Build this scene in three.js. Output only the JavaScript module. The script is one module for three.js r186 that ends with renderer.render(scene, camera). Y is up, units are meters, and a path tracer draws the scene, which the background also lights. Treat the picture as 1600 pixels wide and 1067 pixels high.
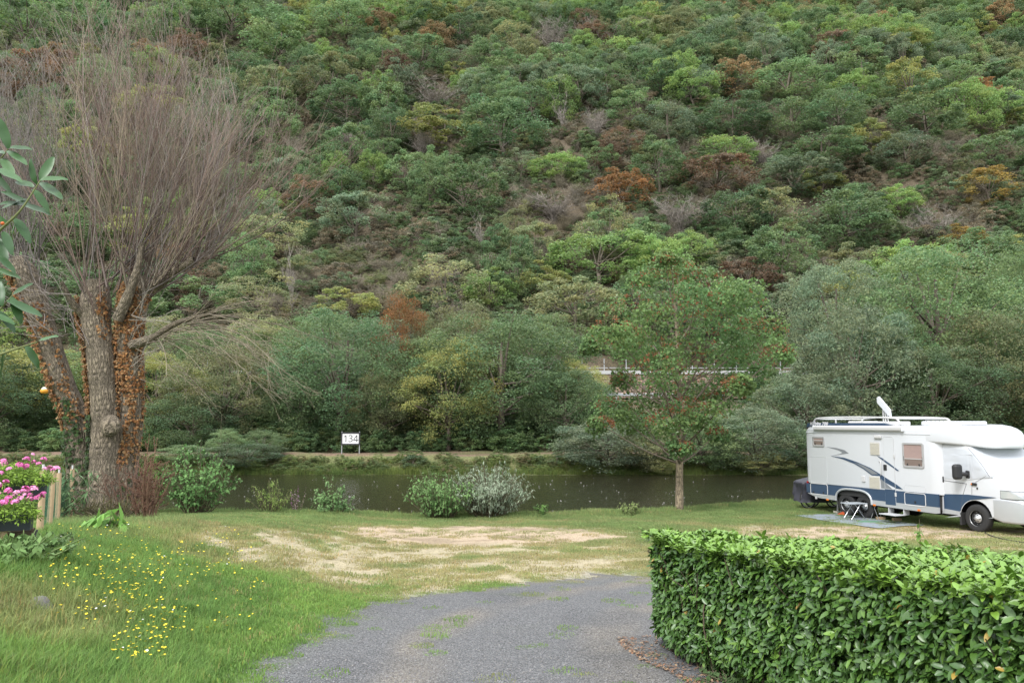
import * as THREE from 'three';
import { mergeGeometries, mergeVertices, toCreasedNormals } from 'three/addons/utils/BufferGeometryUtils.js';
import { RoundedBoxGeometry } from 'three/addons/geometries/RoundedBoxGeometry.js';
import { TextGeometry } from 'three/addons/geometries/TextGeometry.js';
import { FontLoader } from 'three/addons/loaders/FontLoader.js';
import { Brush, Evaluator, SUBTRACTION } from 'three-bvh-csg';

// ---------------------------------------------------------------- camera, sky, sun, exposure
const EYE = 2.85, FOCAL = 1280, PITCH = Math.atan(126.5 / FOCAL);        // focal length in pixels of a 1600 x 1067 frame
const scene = new THREE.Scene();
const camera = new THREE.PerspectiveCamera(2 * Math.atan(533.5 / FOCAL) * 180 / Math.PI, 1600 / 1067, 0.1, 1500);
camera.position.set(0, EYE, 0);
camera.rotation.set(PITCH, 0, 0);
scene.add(camera);
const renderer = new THREE.WebGLRenderer({ antialias: true });
renderer.setSize(1024, 682);
renderer.toneMapping = THREE.LinearToneMapping;
renderer.toneMappingExposure = 2.45;
renderer.shadowMap.enabled = true;

const SKY_LEVEL = 1.12;                                                   // overcast: brighter overhead than at the horizon
{
  const W = 64, H = 32, d = new Float32Array(W * H * 4);
  for (let j = 0; j < H; j++) for (let i = 0; i < W; i++) {
    const el = ((j + 0.5) / H - 0.5) * Math.PI, s = Math.max(0, Math.sin(el)), L = SKY_LEVEL * (1 + 1.6 * s) / 2.6;
    const k = (j * W + i) * 4;
    d[k] = L * 0.97; d[k + 1] = L * 0.995; d[k + 2] = L * 1.045; d[k + 3] = 1;
  }
  const t = new THREE.DataTexture(d, W, H, THREE.RGBAFormat, THREE.FloatType);
  t.mapping = THREE.EquirectangularReflectionMapping; t.magFilter = THREE.LinearFilter; t.needsUpdate = true;
  scene.background = t; scene.environment = t;
}
const sun = new THREE.DirectionalLight(new THREE.Color(1, 0.975, 0.94), 1.3);
sun.position.set(-45, 90, 55); sun.target.position.set(0, 0, -20);
sun.castShadow = true; sun.shadow.radius = 30; sun.shadow.mapSize.set(4096, 4096);
Object.assign(sun.shadow.camera, { left: -90, right: 90, top: 90, bottom: -90, near: 1, far: 400 });
scene.add(sun, sun.target);

// ---------------------------------------------------------------- helpers
function rng(seed) { let a = seed >>> 0; return () => { a = (a + 0x6d2b79f5) | 0; let t = Math.imul(a ^ (a >>> 15), 1 | a); t = (t + Math.imul(t ^ (t >>> 7), 61 | t)) ^ t; return ((t ^ (t >>> 14)) >>> 0) / 4294967296; }; }
const V = (x, y, z) => new THREE.Vector3(x, y, z);
const clamp = (x, a, b) => Math.min(b, Math.max(a, x)), lerp = (a, b, t) => a + (b - a) * t;
const ss = (a, b, x) => { const t = clamp((x - a) / (b - a), 0, 1); return t * t * (3 - 2 * t); };
const interp = (T, x) => { if (x <= T[0][0]) return T[0][1]; for (let i = 1; i < T.length; i++) if (x <= T[i][0]) { const t = (x - T[i - 1][0]) / (T[i][0] - T[i - 1][0]); return lerp(T[i - 1][1], T[i][1], t); } return T[T.length - 1][1]; };
const smoothInterp = (T, x, w = 0.7) => (interp(T, x - w) + 2 * interp(T, x) + interp(T, x + w)) / 4;
const hash = (i, j, s = 0) => { let n = Math.imul(i, 374761393) + Math.imul(j, 668265263) + Math.imul(s, 2147483647 ^ 0x5bd1e995); n = Math.imul(n ^ (n >>> 13), 1274126177); return ((n ^ (n >>> 16)) >>> 0) / 4294967296; };
function noise(x, y, s = 0) { const i = Math.floor(x), j = Math.floor(y), u = x - i, v = y - j, a = u * u * (3 - 2 * u), b = v * v * (3 - 2 * v); return lerp(lerp(hash(i, j, s), hash(i + 1, j, s), a), lerp(hash(i, j + 1, s), hash(i + 1, j + 1, s), a), b); }
function fbm(x, y, o = 4, s = 0) { let a = 0.5, r = 0, n = 0; for (let k = 0; k < o; k++) { r += a * noise(x, y, s + k * 17); n += a; x = x * 2.03 + 11.3; y = y * 2.03 + 5.7; a *= 0.5; } return r / n; }
function tileNoise(x, y, p, s) { const i = Math.floor(x), j = Math.floor(y), u = x - i, v = y - j, a = u * u * (3 - 2 * u), b = v * v * (3 - 2 * v), m = (q) => ((q % p) + p) % p; return lerp(lerp(hash(m(i), m(j), s), hash(m(i + 1), m(j), s), a), lerp(hash(m(i), m(j + 1), s), hash(m(i + 1), m(j + 1), s), a), b); }

// a point of the place from where it shows in the photograph (1600 x 1067) and its depth in metres
function ray(px, py) { const v = V((px - 800) / FOCAL, -(py - 533.5) / FOCAL, -1); return v.applyAxisAngle(V(1, 0, 0), PITCH); }
function at(px, py, D) { const r = ray(px, py); return r.multiplyScalar(D / -r.z).add(V(0, EYE, 0)); }

const taken = new Map();
function numbered(name) { const n = taken.get(name) ?? 0; taken.set(name, n + 1); return n ? name + '_' + String(n).padStart(3, '0') : name; }
function tag(o, label, category, group) { o.userData.label = label; o.userData.category = category; if (group) o.userData.group = group; return o; }
function shadows(o) { o.castShadow = true; o.receiveShadow = true; return o; }
function mesh(name, geo, mat, parent) { const m = shadows(new THREE.Mesh(geo, mat)); m.name = parent ? name : numbered(name); (parent ?? scene).add(m); return m; }
function thing(name, label, category, pos, group) { const g = new THREE.Group(); g.name = numbered(name); if (pos) g.position.copy(pos); scene.add(g); return tag(g, label, category, group); }
function structure(o) { o.userData.kind = 'structure'; return o; }
function stuff(o) { o.userData.kind = 'stuff'; return o; }
function instances(name, geo, mat, list, parent) {            // list: [matrix, colour?]
  const m = shadows(new THREE.InstancedMesh(geo, mat, list.length)); m.name = parent ? name : numbered(name);
  list.forEach(([mx, c], i) => { m.setMatrixAt(i, mx); if (c) m.setColorAt(i, c); });
  (parent ?? scene).add(m); return m;
}
const RGB = (r, g, b) => new THREE.Color().setRGB(r, g, b);
const std = (r, g, b, rough = 0.7, more = {}) => new THREE.MeshStandardMaterial({ color: RGB(r, g, b), roughness: rough, ...more });
const phys = (r, g, b, rough = 0.5, more = {}) => new THREE.MeshPhysicalMaterial({ color: RGB(r, g, b), roughness: rough, ...more });
function place(x, y, z, sx = 1, sy = sx, sz = sx, ry = 0, rx = 0, rz = 0) { return new THREE.Matrix4().compose(V(x, y, z), new THREE.Quaternion().setFromEuler(new THREE.Euler(rx, ry, rz, 'YXZ')), V(sx, sy, sz)); }

// collects triangles
class GB {
  constructor() { this.p = []; this.n = []; this.c = []; this.uv = []; this.i = []; }
  get count() { return this.p.length / 3; }
  v(x, y, z, nx, ny, nz, r = 1, g = 1, b = 1, u = 0, w = 0) { this.p.push(x, y, z); this.n.push(nx, ny, nz); this.c.push(r, g, b); this.uv.push(u, w); return this.p.length / 3 - 1; }
  build(withColor = true) {
    const g = new THREE.BufferGeometry();
    g.setAttribute('position', new THREE.Float32BufferAttribute(this.p, 3));
    g.setAttribute('normal', new THREE.Float32BufferAttribute(this.n, 3));
    if (withColor) g.setAttribute('color', new THREE.Float32BufferAttribute(this.c, 3));
    g.setAttribute('uv', new THREE.Float32BufferAttribute(this.uv, 2));
    g.setIndex(this.i); return g;
  }
}
// a leaf or leaf clump: a folded diamond; its shading normal leans from its face towards ref
function leaf(G, x, y, z, nx, ny, nz, tx, ty, tz, len, wid, bend, rx, ry, rz, mixn, r, g, b) {
  // t made perpendicular to n; s = n x t
  let d = nx * tx + ny * ty + nz * tz; tx -= d * nx; ty -= d * ny; tz -= d * nz; let l = Math.hypot(tx, ty, tz) || 1; tx /= l; ty /= l; tz /= l;
  const sx = ny * tz - nz * ty, sy = nz * tx - nx * tz, sz = nx * ty - ny * tx;
  let mx = nx * (1 - mixn) + rx * mixn, my = ny * (1 - mixn) + ry * mixn, mz = nz * (1 - mixn) + rz * mixn; l = Math.hypot(mx, my, mz) || 1; mx /= l; my /= l; mz /= l;
  const hw = wid / 2, k = G.v(x, y, z, mx, my, mz, r, g, b), m = len * 0.45, lift = bend * len;
  G.v(x + tx * m + sx * hw + nx * lift, y + ty * m + sy * hw + ny * lift, z + tz * m + sz * hw + nz * lift, mx, my, mz, r, g, b);
  G.v(x + tx * len, y + ty * len, z + tz * len, mx, my, mz, r, g, b);
  G.v(x + tx * m - sx * hw + nx * lift, y + ty * m - sy * hw + ny * lift, z + tz * m - sz * hw + nz * lift, mx, my, mz, r, g, b);
  G.i.push(k, k + 2, k + 1, k, k + 3, k + 2);
}
function onSphere(R) { const z = R() * 2 - 1, a = R() * Math.PI * 2, r = Math.sqrt(1 - z * z); return [r * Math.cos(a), z, r * Math.sin(a)]; }
// a tapered tube along points
function tube(G, pts, rad, sides = 6, col = [1, 1, 1], bump = null, uvs = 1) {
  const n = pts.length; let ref = V(0.3, 0.1, 1), len = 0; const start = G.count;
  for (let i = 0; i < n; i++) {
    const a = pts[Math.max(0, i - 1)], b = pts[Math.min(n - 1, i + 1)], t = b.clone().sub(a).normalize();
    let s = ref.clone().addScaledVector(t, -ref.dot(t)); if (s.lengthSq() < 1e-6) s = V(1, 0, 0).addScaledVector(t, -t.x); s.normalize(); ref = s; const q = t.clone().cross(s);
    if (i) len += pts[i].distanceTo(pts[i - 1]);
    const r = typeof rad === 'function' ? rad(i / (n - 1)) : rad[i];
    for (let k = 0; k <= sides; k++) {
      const an = k / sides * Math.PI * 2, c = Math.cos(an), d = Math.sin(an), rr = bump ? r * bump(k % sides / sides, len, i) : r;
      const nx = s.x * c + q.x * d, ny = s.y * c + q.y * d, nz = s.z * c + q.z * d;
      const cc = col.length === 6 ? [0, 1, 2].map((e) => lerp(col[e], col[e + 3], i / (n - 1))) : col;
      G.v(pts[i].x + nx * rr, pts[i].y + ny * rr, pts[i].z + nz * rr, nx, ny, nz, cc[0], cc[1], cc[2], k / sides * uvs, len);
    }
  }
  const m = sides + 1;
  for (let i = 0; i < n - 1; i++) for (let k = 0; k < sides; k++) { const a = start + i * m + k; G.i.push(a, a + 1, a + m, a + 1, a + m + 1, a + m); }
  return G;
}
function smoothPath(P, n) { return new THREE.CatmullRomCurve3(P, false, 'centripetal').getPoints(n); }
const tubeGeo = (pts, r, sides = 6) => tube(new GB(), pts, typeof r === 'number' ? () => r : r, sides).build(false);
function canvasTexture(w, h, draw, srgb = true) { const c = document.createElement('canvas'); c.width = w; c.height = h; draw(c.getContext('2d'), w, h); const t = new THREE.CanvasTexture(c); if (srgb) t.colorSpace = THREE.SRGBColorSpace; t.magFilter = THREE.LinearFilter; return t; }
function dataTexture(n, f, srgb, repeat = true, m = n) { // f(u, v, i, j) -> [r, g, b] 0..1
  const d = new Uint8Array(n * m * 4);
  for (let j = 0; j < m; j++) for (let i = 0; i < n; i++) { const c = f(i / n, j / m, i, j), k = (j * n + i) * 4; d[k] = clamp(c[0], 0, 1) * 255; d[k + 1] = clamp(c[1], 0, 1) * 255; d[k + 2] = clamp(c[2], 0, 1) * 255; d[k + 3] = 255; }
  const t = new THREE.DataTexture(d, n, m, THREE.RGBAFormat); t.magFilter = THREE.LinearFilter; if (srgb) t.colorSpace = THREE.SRGBColorSpace;
  if (repeat) t.wrapS = t.wrapT = THREE.RepeatWrapping; t.needsUpdate = true; return t;
}
// ---------------------------------------------------------------- terrain (x to the right, D = -z the depth into the picture)
const SLOPE = [[-30, 2.4], [0, 1.2], [4, 0.93], [8, 0.655], [13.5, 0.34], [19, 0.1], [24, 0], [60, 0]];
const BANK = [[0, 1.2], [6, 1.2], [9, 1.1], [11.3, 0.78], [14, 0.69], [16, 0.66], [22, 0.35], [25, 0.15], [30, 0.1]];
const EDGE = [[-60, 25], [-12, 25], [-5, 25.2], [0, 25.9], [5.5, 27.5], [9, 29.5], [14, 30.5], [60, 31]];
const WATER = -1.35;
const bankEdge = (x) => smoothInterp(EDGE, x, 1) + (noise(x * 0.7, 3.3) - 0.5) * 0.8;
function nearHeight(x, D) {
  let y = smoothInterp(SLOPE, D, 1.4) + smoothInterp(BANK, D, 1) * ss(1.8, 7, -x);
  y += (fbm(x * 0.35, D * 0.35, 3, 5) - 0.5) * 0.10 * ss(3, 9, D) + (fbm(x * 1.7, D * 1.7, 2, 9) - 0.5) * 0.05;
  const s = D - bankEdge(x);
  return lerp(y, -2.6, ss(-0.2, 3.4, s));
}
function farHeight(x, D) {
  const e = 67 + (noise(x * 0.3, 1.5, 4) - 0.5) * 0.8;
  let y = lerp(-2.6, WATER + 0.02, ss(e - 5, e, D));
  y = Math.max(y, lerp(WATER - 0.1, 0.1, ss(e - 0.3, e + 3.2, D)) - 99 * (D < e - 0.3));
  y += lerp(0, 5.3, ss(77, 93, D));
  if (D > 100.2) y = 5.4;
  return y + (fbm(x * 0.3, D * 0.3, 3, 21) - 0.5) * 0.5 * ss(68, 72, D) * (1 - ss(90, 92, D));
}
function hillHeight(x, D) {
  const s = Math.max(0, D - 106.5), k = ss(0, 30, s);
  return 8.7 + 0.85 * s - 1.6 * k + (fbm(x / 46 + 3, D / 46, 3, 33) - 0.5) * 24 * ss(0, 60, s) + (fbm(x / 11, D / 11, 3, 41) - 0.5) * 3.2 * k + 0.00012 * s * x * k;
}
function height(x, D) { return D < 50 ? nearHeight(x, D) : D < 102 ? farHeight(x, D) : hillHeight(x, D); }
function groundAt(px, py, from = 2, to = 330) {                          // where the ground shows at a pixel
  const r = ray(px, py).divideScalar(1), k = 1 / -r.z; let D = from, step = from < 50 ? 0.05 : 0.5;
  for (; D < to; D += step) if (EYE + r.y * k * D < height(r.x * k * D, D)) break;
  return { x: r.x * k * D, y: height(r.x * k * D, D), D };
}
// where gravel lies on the near ground, 0..1; and where the meadow is worn to bare earth
const ROADL = [[0, -1.7], [5, -2.0], [7, -2.14], [8.7, -2.26], [9.9, -2.23], [10.9, -1.98], [11.3, -1.65], [12.03, -0.7], [13.1, 0.25], [13.9, 1.15], [14.3, 2.3], [14.8, 5], [15.2, 9], [15.6, 40]];
function roadMask(x, D) {
  const w = (fbm(x * 1.3, D * 1.3, 4, 51) - 0.5) * 1.5, f = (fbm(x * 6, D * 6, 2, 57) - 0.5) * 0.35;
  let m;
  if (D < 11.5) m = x - interp(ROADL, D); else { const R = ROADL.map(([a, b]) => [b, a]).filter((q) => q[0] > -2 && q[1] > 10.5); m = (smoothInterp(R, x, 0.3) - D) * 0.8; }
  return ss(-0.35, 0.8, m + 0.24 + w * 0.6 + f);
}
const blob = (x, D, cx, cd, rx, rd, w) => ss(1.25, 0.7, Math.hypot((x - cx) / rx, (D - cd) / rd) + w);
function bareMask(x, D) {
  const w = (fbm(x * 0.9, D * 0.9, 4, 61) - 0.5) * 0.7, f = (fbm(x * 4.5, D * 4.5, 3, 67) - 0.5);
  let m = blob(x, D, -0.9, 20.6, 3.9, 2.1, w * 0.5);                              // bare pitch in the middle
  m = Math.max(m, 0.95 * blob(x, D, 9.8, 21.2, 4.6, 1.9, w * 0.6));               // pitch beside the motorhome
  m = Math.max(m, 0.75 * blob(x, D, 11.6, 18.5, 2.6, 0.9, w));
  return clamp(m + f * 0.4 * (m > 0.02 ? 1 : 0), 0, 1);
}
function dryMask(x, D) {                                                          // straw-coloured worn turf
  const w = fbm(x * 0.55, D * 0.8, 4, 71), f = fbm(x * 3.2, D * 3.2, 3, 77);
  let m = blob(x, D, -1.2, 15.7, 5.2, 4.2, (w - 0.5) * 0.9) * ss(0.22, 0.47, w * 0.5 + f * 0.5);
  m = Math.max(m, 0.8 * blob(x, D, 2.6, 16.2, 2.2, 0.7, (w - 0.5)) );
  m = Math.max(m, 0.6 * ss(0.56, 0.72, w) * ss(13, 15, D) * ss(-5.5, -3.8, x) * ss(25.5, 24, D));
  m = Math.max(m, 0.6 * blob(x, D, -4.1, 7.2, 0.9, 0.9, (w - 0.5)));              // dry bank beside the stone
  m = Math.max(m, 0.7 * blob(x, D, 1.35, 8.9, 0.5, 1.0, (w - 0.5)) );             // litter at the foot of the hedge
  return clamp(m, 0, 1);
}
const mix3 = (a, b, t) => [lerp(a[0], b[0], t), lerp(a[1], b[1], t), lerp(a[2], b[2], t)];
const GRASS_A = [0.15, 0.21, 0.075], GRASS_B = [0.2, 0.25, 0.1], EARTH = [0.43, 0.335, 0.245], STRAW = [0.40, 0.335, 0.235], GRAVEL = [0.25, 0.254, 0.26], TRACK = [0.35, 0.318, 0.275];
function nearColour(x, D) {
  const n = fbm(x * 0.8, D * 0.8, 3, 81), q = fbm(x * 5, D * 5, 2, 87);
  let c = mix3(GRASS_A, GRASS_B, clamp(n * 1.1 + (q - 0.5) * 0.7, 0, 1));
  c = mix3(c, STRAW, dryMask(x, D) * 0.9);
  c = mix3(c, mix3(EARTH, [0.30, 0.23, 0.16], ss(0.5, 0.75, fbm(x * 1.1, D * 2, 3, 91))), bareMask(x, D));
  const r = roadMask(x, D);
  if (r > 0) {
    const bendX = x + 0.9 - ss(8, 13.5, D) * (D - 8) * 0.55, tr = Math.max(ss(0.45, 0.1, Math.abs(bendX)), ss(0.5, 0.1, Math.abs(bendX - 1.9)) * 0.8) * ss(0.12, 0.5, fbm(x * 1.5, D * 0.6, 3, 95));
    let g = mix3(GRAVEL, TRACK, tr); g = mix3(g, [0.2, 0.204, 0.212], ss(0.5, 0.8, fbm(x * 1.2, D * 1.2, 3, 97)) * 0.7);
    g = mix3(g, GRASS_B, ss(0.60, 0.74, fbm(x * 1.0, D * 1.9, 4, 99)) * 0.55 * ss(9, 12, D));
    c = mix3(c, g, r);
  }
  return c;
}
function list(...runs) { const o = []; for (const [a, b, s] of runs) for (let k = a; k < b - 1e-6; k += s) o.push(k); o.push(runs[runs.length - 1][1]); return o; }
function gridGeo(xs, Ds, hf, cf, uvs = 1, keep = null) {
  const nx = xs.length, nd = Ds.length, P = new Float32Array(nx * nd * 3), C = new Float32Array(nx * nd * 3), U = new Float32Array(nx * nd * 2), I = [];
  for (let j = 0; j < nd; j++) for (let i = 0; i < nx; i++) {
    const k = j * nx + i, y = hf(xs[i], Ds[j]), c = cf(xs[i], Ds[j], y);
    P.set([xs[i], y, -Ds[j]], k * 3); C.set(c, k * 3); U.set([xs[i] * uvs, Ds[j] * uvs], k * 2);
  }
  for (let j = 0; j < nd - 1; j++) for (let i = 0; i < nx - 1; i++) if (!keep || keep((xs[i] + xs[i + 1]) / 2, (Ds[j] + Ds[j + 1]) / 2)) { const a = j * nx + i; I.push(a, a + 1, a + nx, a + 1, a + nx + 1, a + nx); }
  const g = new THREE.BufferGeometry();
  g.setAttribute('position', new THREE.BufferAttribute(P, 3)); g.setAttribute('color', new THREE.BufferAttribute(C, 3)); g.setAttribute('uv', new THREE.BufferAttribute(U, 2));
  g.setIndex(I); g.computeVertexNormals(); return g;
}
const turfMap = dataTexture(1024, (u, v) => { const a = tileNoise(u * 128, v * 128, 128, 3), b = tileNoise(u * 320, v * 320, 320, 5), c = tileNoise(u * 24, v * 24, 24, 7); const k = 0.62 + 0.22 * a + 0.28 * b + 0.12 * c - 0.06; return [k, k, k * 0.98]; }, true);
const turfBump = dataTexture(1024, (u, v) => { const k = 0.5 * tileNoise(u * 90, v * 90, 90, 13) + 0.5 * tileNoise(u * 260, v * 260, 260, 15); return [k, k, k]; }, false);
const gravelN = (u, v) => { // pebbles: distance to jittered points
  const N = 110, x = u * N, y = v * N, i = Math.floor(x), j = Math.floor(y), m = (q) => ((q % N) + N) % N; let d1 = 9, id = 0;
  for (let a = -1; a < 2; a++) for (let b = -1; b < 2; b++) { const p = m(i + a), q = m(j + b), dx = i + a + 0.15 + hash(p, q, 1) * 0.7 - x, dy = j + b + 0.15 + hash(p, q, 2) * 0.7 - y, d = dx * dx + dy * dy; if (d < d1) { d1 = d; id = hash(p, q, 3); } }
  return [Math.sqrt(d1), id];
};
const gravelMap = dataTexture(1024, (u, v) => { const [d, id] = gravelN(u, v), f = tileNoise(u * 400, v * 400, 400, 8); const k = (0.66 + (id - 0.5) * 0.42 + (f - 0.5) * 0.2) ; return [k, k, k]; }, true);
const gravelBump = dataTexture(1024, (u, v) => { const [d, id] = gravelN(u, v); const k = clamp(1 - d * d * 1.6, 0, 1) * (0.45 + 0.55 * id); return [k, k, k]; }, false);
const turfMat = new THREE.MeshStandardMaterial({ vertexColors: true, map: turfMap, bumpMap: turfBump, bumpScale: 0.02, roughness: 1 });
const gravelMat = new THREE.MeshStandardMaterial({ vertexColors: true, map: gravelMap, bumpMap: gravelBump, bumpScale: 0.012, roughness: 0.95 });
{
  const xs = list([-260, -60, 20], [-60, -18, 3], [-18, -13, 0.5], [-13, 16, 0.1], [16, 26, 0.5], [26, 60, 3], [60, 260, 20]), Ds = list([-120, -10, 10], [-10, 3, 1], [3, 31.5, 0.1], [31.5, 52, 2]);
  const onRoad = (x, D) => x > -4 && x < 16 && D < 17 && roadMask(x, D) > 0.5;
  const cf = (x, D) => (x < -18 || x > 26 || D < 2 ? GRASS_A : D > bankEdge(x) + 1.2 ? [0.12, 0.10, 0.07] : nearColour(x, D)).map((q) => q * 1.36);
  const g = gridGeo(xs, Ds, nearHeight, cf, 0.55, (x, D) => !onRoad(x, D));
  structure(mesh('meadow_ground', g, turfMat)).userData.label = 'worn grass meadow sloping gently to the river';
  const rx = list([-4, 16, 0.1]).map((q) => +q.toFixed(3)), r = gridGeo(xs, Ds, nearHeight, cf, 0.8, onRoad);
  structure(mesh('gravel_road', r, gravelMat)).userData.label = 'blue-grey gravel drive curving right behind the hedge';
}
// far bank, from the river bed up to the foot of the slope
const litterMap = dataTexture(512, (u, v) => { const k = 0.5 + 0.3 * tileNoise(u * 60, v * 60, 60, 31) + 0.3 * tileNoise(u * 160, v * 160, 160, 33); return [k, k * 0.99, k * 0.97]; }, true);
const farMat = new THREE.MeshStandardMaterial({ vertexColors: true, map: litterMap, roughness: 1 });
{
  const cf = (x, D) => {
    const n = fbm(x * 0.5, D * 0.5, 3, 121);
    let c = D < 69.6 ? mix3([0.10, 0.13, 0.045], [0.16, 0.15, 0.07], n) : mix3([0.17, 0.115, 0.08], [0.13, 0.13, 0.055], ss(0.4, 0.65, n));
    if (D > 77) c = mix3(c, [0.09, 0.08, 0.045], ss(77, 80, D));
    if (D > 93.5) c = [0.17, 0.17, 0.17];
    return c.map((q) => q * 1.5);
  };
  const g = gridGeo(list([-200, -70, 10], [-70, 80, 0.8], [80, 210, 10]), list([60, 66, 2], [66, 72, 0.3], [72, 102.5, 0.8]), farHeight, cf, 0.3);
  structure(mesh('far_bank_ground', g, farMat)).userData.label = 'far river bank with a leaf-strewn towpath';
  const hc = (x, D) => {
    if (D < 107) return [0.27, 0.25, 0.22];
    const n = fbm(x / 9, D / 9, 4, 131), m = fbm(x / 2.2, D / 2.2, 3, 137);
    let c = mix3([0.13, 0.115, 0.06], [0.20, 0.16, 0.11], ss(0.38, 0.62, n)); c = mix3(c, [0.29, 0.24, 0.18], ss(0.6, 0.8, m) * 0.7);
    return c.map((q) => q * 0.8);
  };
  const h = gridGeo(list([-330, -170, 10], [-170, 170, 2], [170, 330, 10]), list([101.9, 108, 1], [108, 270, 2], [270, 380, 10]), hillHeight, hc, 0.15);
  structure(mesh('hillside', h, new THREE.MeshStandardMaterial({ vertexColors: true, map: litterMap, roughness: 1 }))).userData.label = 'steep wooded hillside above the river';
}
// the river
{
  const ripple = dataTexture(1024, (u, v) => { const k = 0.45 * tileNoise(u * 40, v * 16, 40, 141) * 1 + 0.35 * tileNoise(u * 90, v * 40, 90, 143) + 0.2 * tileNoise(u * 200, v * 100, 200, 145); return [k, k, k]; }, false);
  // tile period must divide for both axes; noise above uses one period, so the v axis is mirrored instead of repeated
  ripple.wrapT = THREE.MirroredRepeatWrapping;
  const g = new THREE.PlaneGeometry(520, 50, 1, 1); g.rotateX(-Math.PI / 2);
  const uv = g.attributes.uv; for (let i = 0; i < uv.count; i++) uv.setXY(i, g.attributes.position.getX(i) / 9, g.attributes.position.getZ(i) / 9);
  const w = structure(mesh('river_water', g, new THREE.MeshPhysicalMaterial({ color: RGB(0.022, 0.02, 0.012), roughness: 0.09, ior: 1.33, bumpMap: ripple, bumpScale: 0.05 })));
  w.position.set(0, WATER, -48); w.userData.label = 'calm olive-brown river';
}
// ---------------------------------------------------------------- foliage
const leafMat = (r, g, b, more = {}) => new THREE.MeshPhysicalMaterial({ color: RGB(r, g, b), vertexColors: true, roughness: 1, transmission: 0.48, thickness: 0, specularIntensity: 0.4, side: THREE.DoubleSide, ...more });
const softLeaf = (r, g, b, through = 0.35) => new THREE.MeshPhysicalMaterial({ color: RGB(r, g, b), vertexColors: true, roughness: 1, transmission: through, thickness: 0, specularIntensity: 0.35, side: THREE.DoubleSide });
const barkMat = std(0.14, 0.115, 0.09, 0.95, { vertexColors: true }), paleBark = std(0.42, 0.40, 0.36, 0.9, { vertexColors: true });
const deadWood = std(0.30, 0.265, 0.235, 0.95, { vertexColors: true });
// crown of a tree one unit wide and one unit high, standing on y = 0: lobes made of smaller lobes made of leaf clumps
function crownGeo(seed, { lobes = 26, subs = 6, leaves = 30, size = 0.035, y0 = 0.06, y1 = 1, shape = 'broad', gap = 0, aspect = 0.75, tint = 0.25, fill = 0.6, mixn = 0.22, spots = null, given = null } = {}) {
  const R = rng(seed), G = new GB(), L = [];
  if (given) for (const q of given) L.push([...q, (R() - 0.5) * 2, R()]);
  else for (let k = 0; k < lobes; k++) {
    let x, y, z, r, tries = 0;
    do {
      const [a, b, c] = onSphere(R), rad = lerp(fill, 1, Math.pow(R(), 0.4)) * (0.78 + 0.4 * noise(a * 1.7 + seed * 3.1, b * 1.7 + c * 2.3, seed));
      const t = (b + 1) / 2; let prof = 1;
      if (shape === 'cone') prof = 1.35 * Math.pow(1 - t, 0.75) + 0.12; else if (shape === 'tall') prof = 0.8 + 0.2 * Math.sin(t * Math.PI); else if (shape === 'dome') prof = b < 0 ? 1 + b * 0.1 : 1;
      r = 0.088 + R() * R() * 0.14; if (shape === 'cone') r *= 0.8;
      const s = 0.5 - r * 0.75; x = a * rad * s * prof; z = c * rad * s * prof; y = y0 + r * 0.5 + (y1 - y0 - r * 1.1) * (0.5 + b * rad * 0.5);
      if (shape === 'dome') y = y0 + (y1 - y0 - r) * Math.max(0.04, b * 0.5 * rad + 0.5);
    } while (++tries < 12 && L.some((q) => Math.hypot(q[0] - x, q[1] - y, q[2] - z) < (q[3] + r) * 0.55));
    if (R() < gap) continue;
    L.push([x, y, z, r, (R() - 0.5) * 2, R()]);
  }
  const cy = (y0 + y1) / 2;
  for (const [lx, ly, lz, lr, hue, val] of L) {
    const ox = lx, oy = (ly - cy) * 0.8 + 0.18, oz = lz, ol = Math.hypot(ox, oy, oz) || 1;
    for (let s = 0; s < subs; s++) {
      let [a, b, c] = onSphere(R); const out = (a * ox + b * oy + c * oz) / ol; if (out < -0.3) { a = -a; b = -b; c = -c; }
      const sx = lx + a * lr * 0.72, sy = ly + b * lr * 0.6, sz = lz + c * lr * 0.72, sr = lr * (0.42 + R() * 0.25), sv = 0.9 + R() * 0.2;
      for (let k = 0; k < leaves; k++) {
        let [p, q, w] = onSphere(R); if (q < -0.35 && R() < 0.7) q = -q;
        const rad = sr * (0.45 + 0.6 * Math.cbrt(R())), x = sx + p * rad, y = Math.max(0.012, sy + q * rad * 0.7), z = sz + w * rad;
        let [nx, ny, nz] = onSphere(R); nx = nx * 0.8 + p * 0.5; ny = ny * 0.8 + q * 0.5 + 0.45; nz = nz * 0.8 + w * 0.5; const nl = Math.hypot(nx, ny, nz); nx /= nl; ny /= nl; nz /= nl;
        let rx = p + a * 0.6 + ox / ol * 0.5, ry = q + b * 0.6 + oy / ol * 0.5 + 0.2, rz = w + c * 0.6 + oz / ol * 0.5; const rl = Math.hypot(rx, ry, rz) || 1;
        if (nx * rx + ny * ry + nz * rz < 0) { nx = -nx; ny = -ny; nz = -nz; }
        const [tx, ty, tz] = onSphere(R), sc = size * (0.6 + R() * 0.8), v = sv * (0.78 + R() * 0.44) * (1 + (val - 0.5) * tint), h = hue * tint * 0.5 + (R() - 0.5) * 0.2;
        let col = [v * (1 + h), v, v * (1 - h * 0.6)];
        if (spots && R() < spots[0]) col = spots.slice(1).map((e) => e * v);
        leaf(G, x, y, z, nx, ny, nz, tx, ty - 0.5, tz, sc, sc * aspect, 0.12, rx / rl, ry / rl, rz / rl, mixn, ...col);
      }
    }
  }
  return { geo: G.build(), lobes: L };
}
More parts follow.
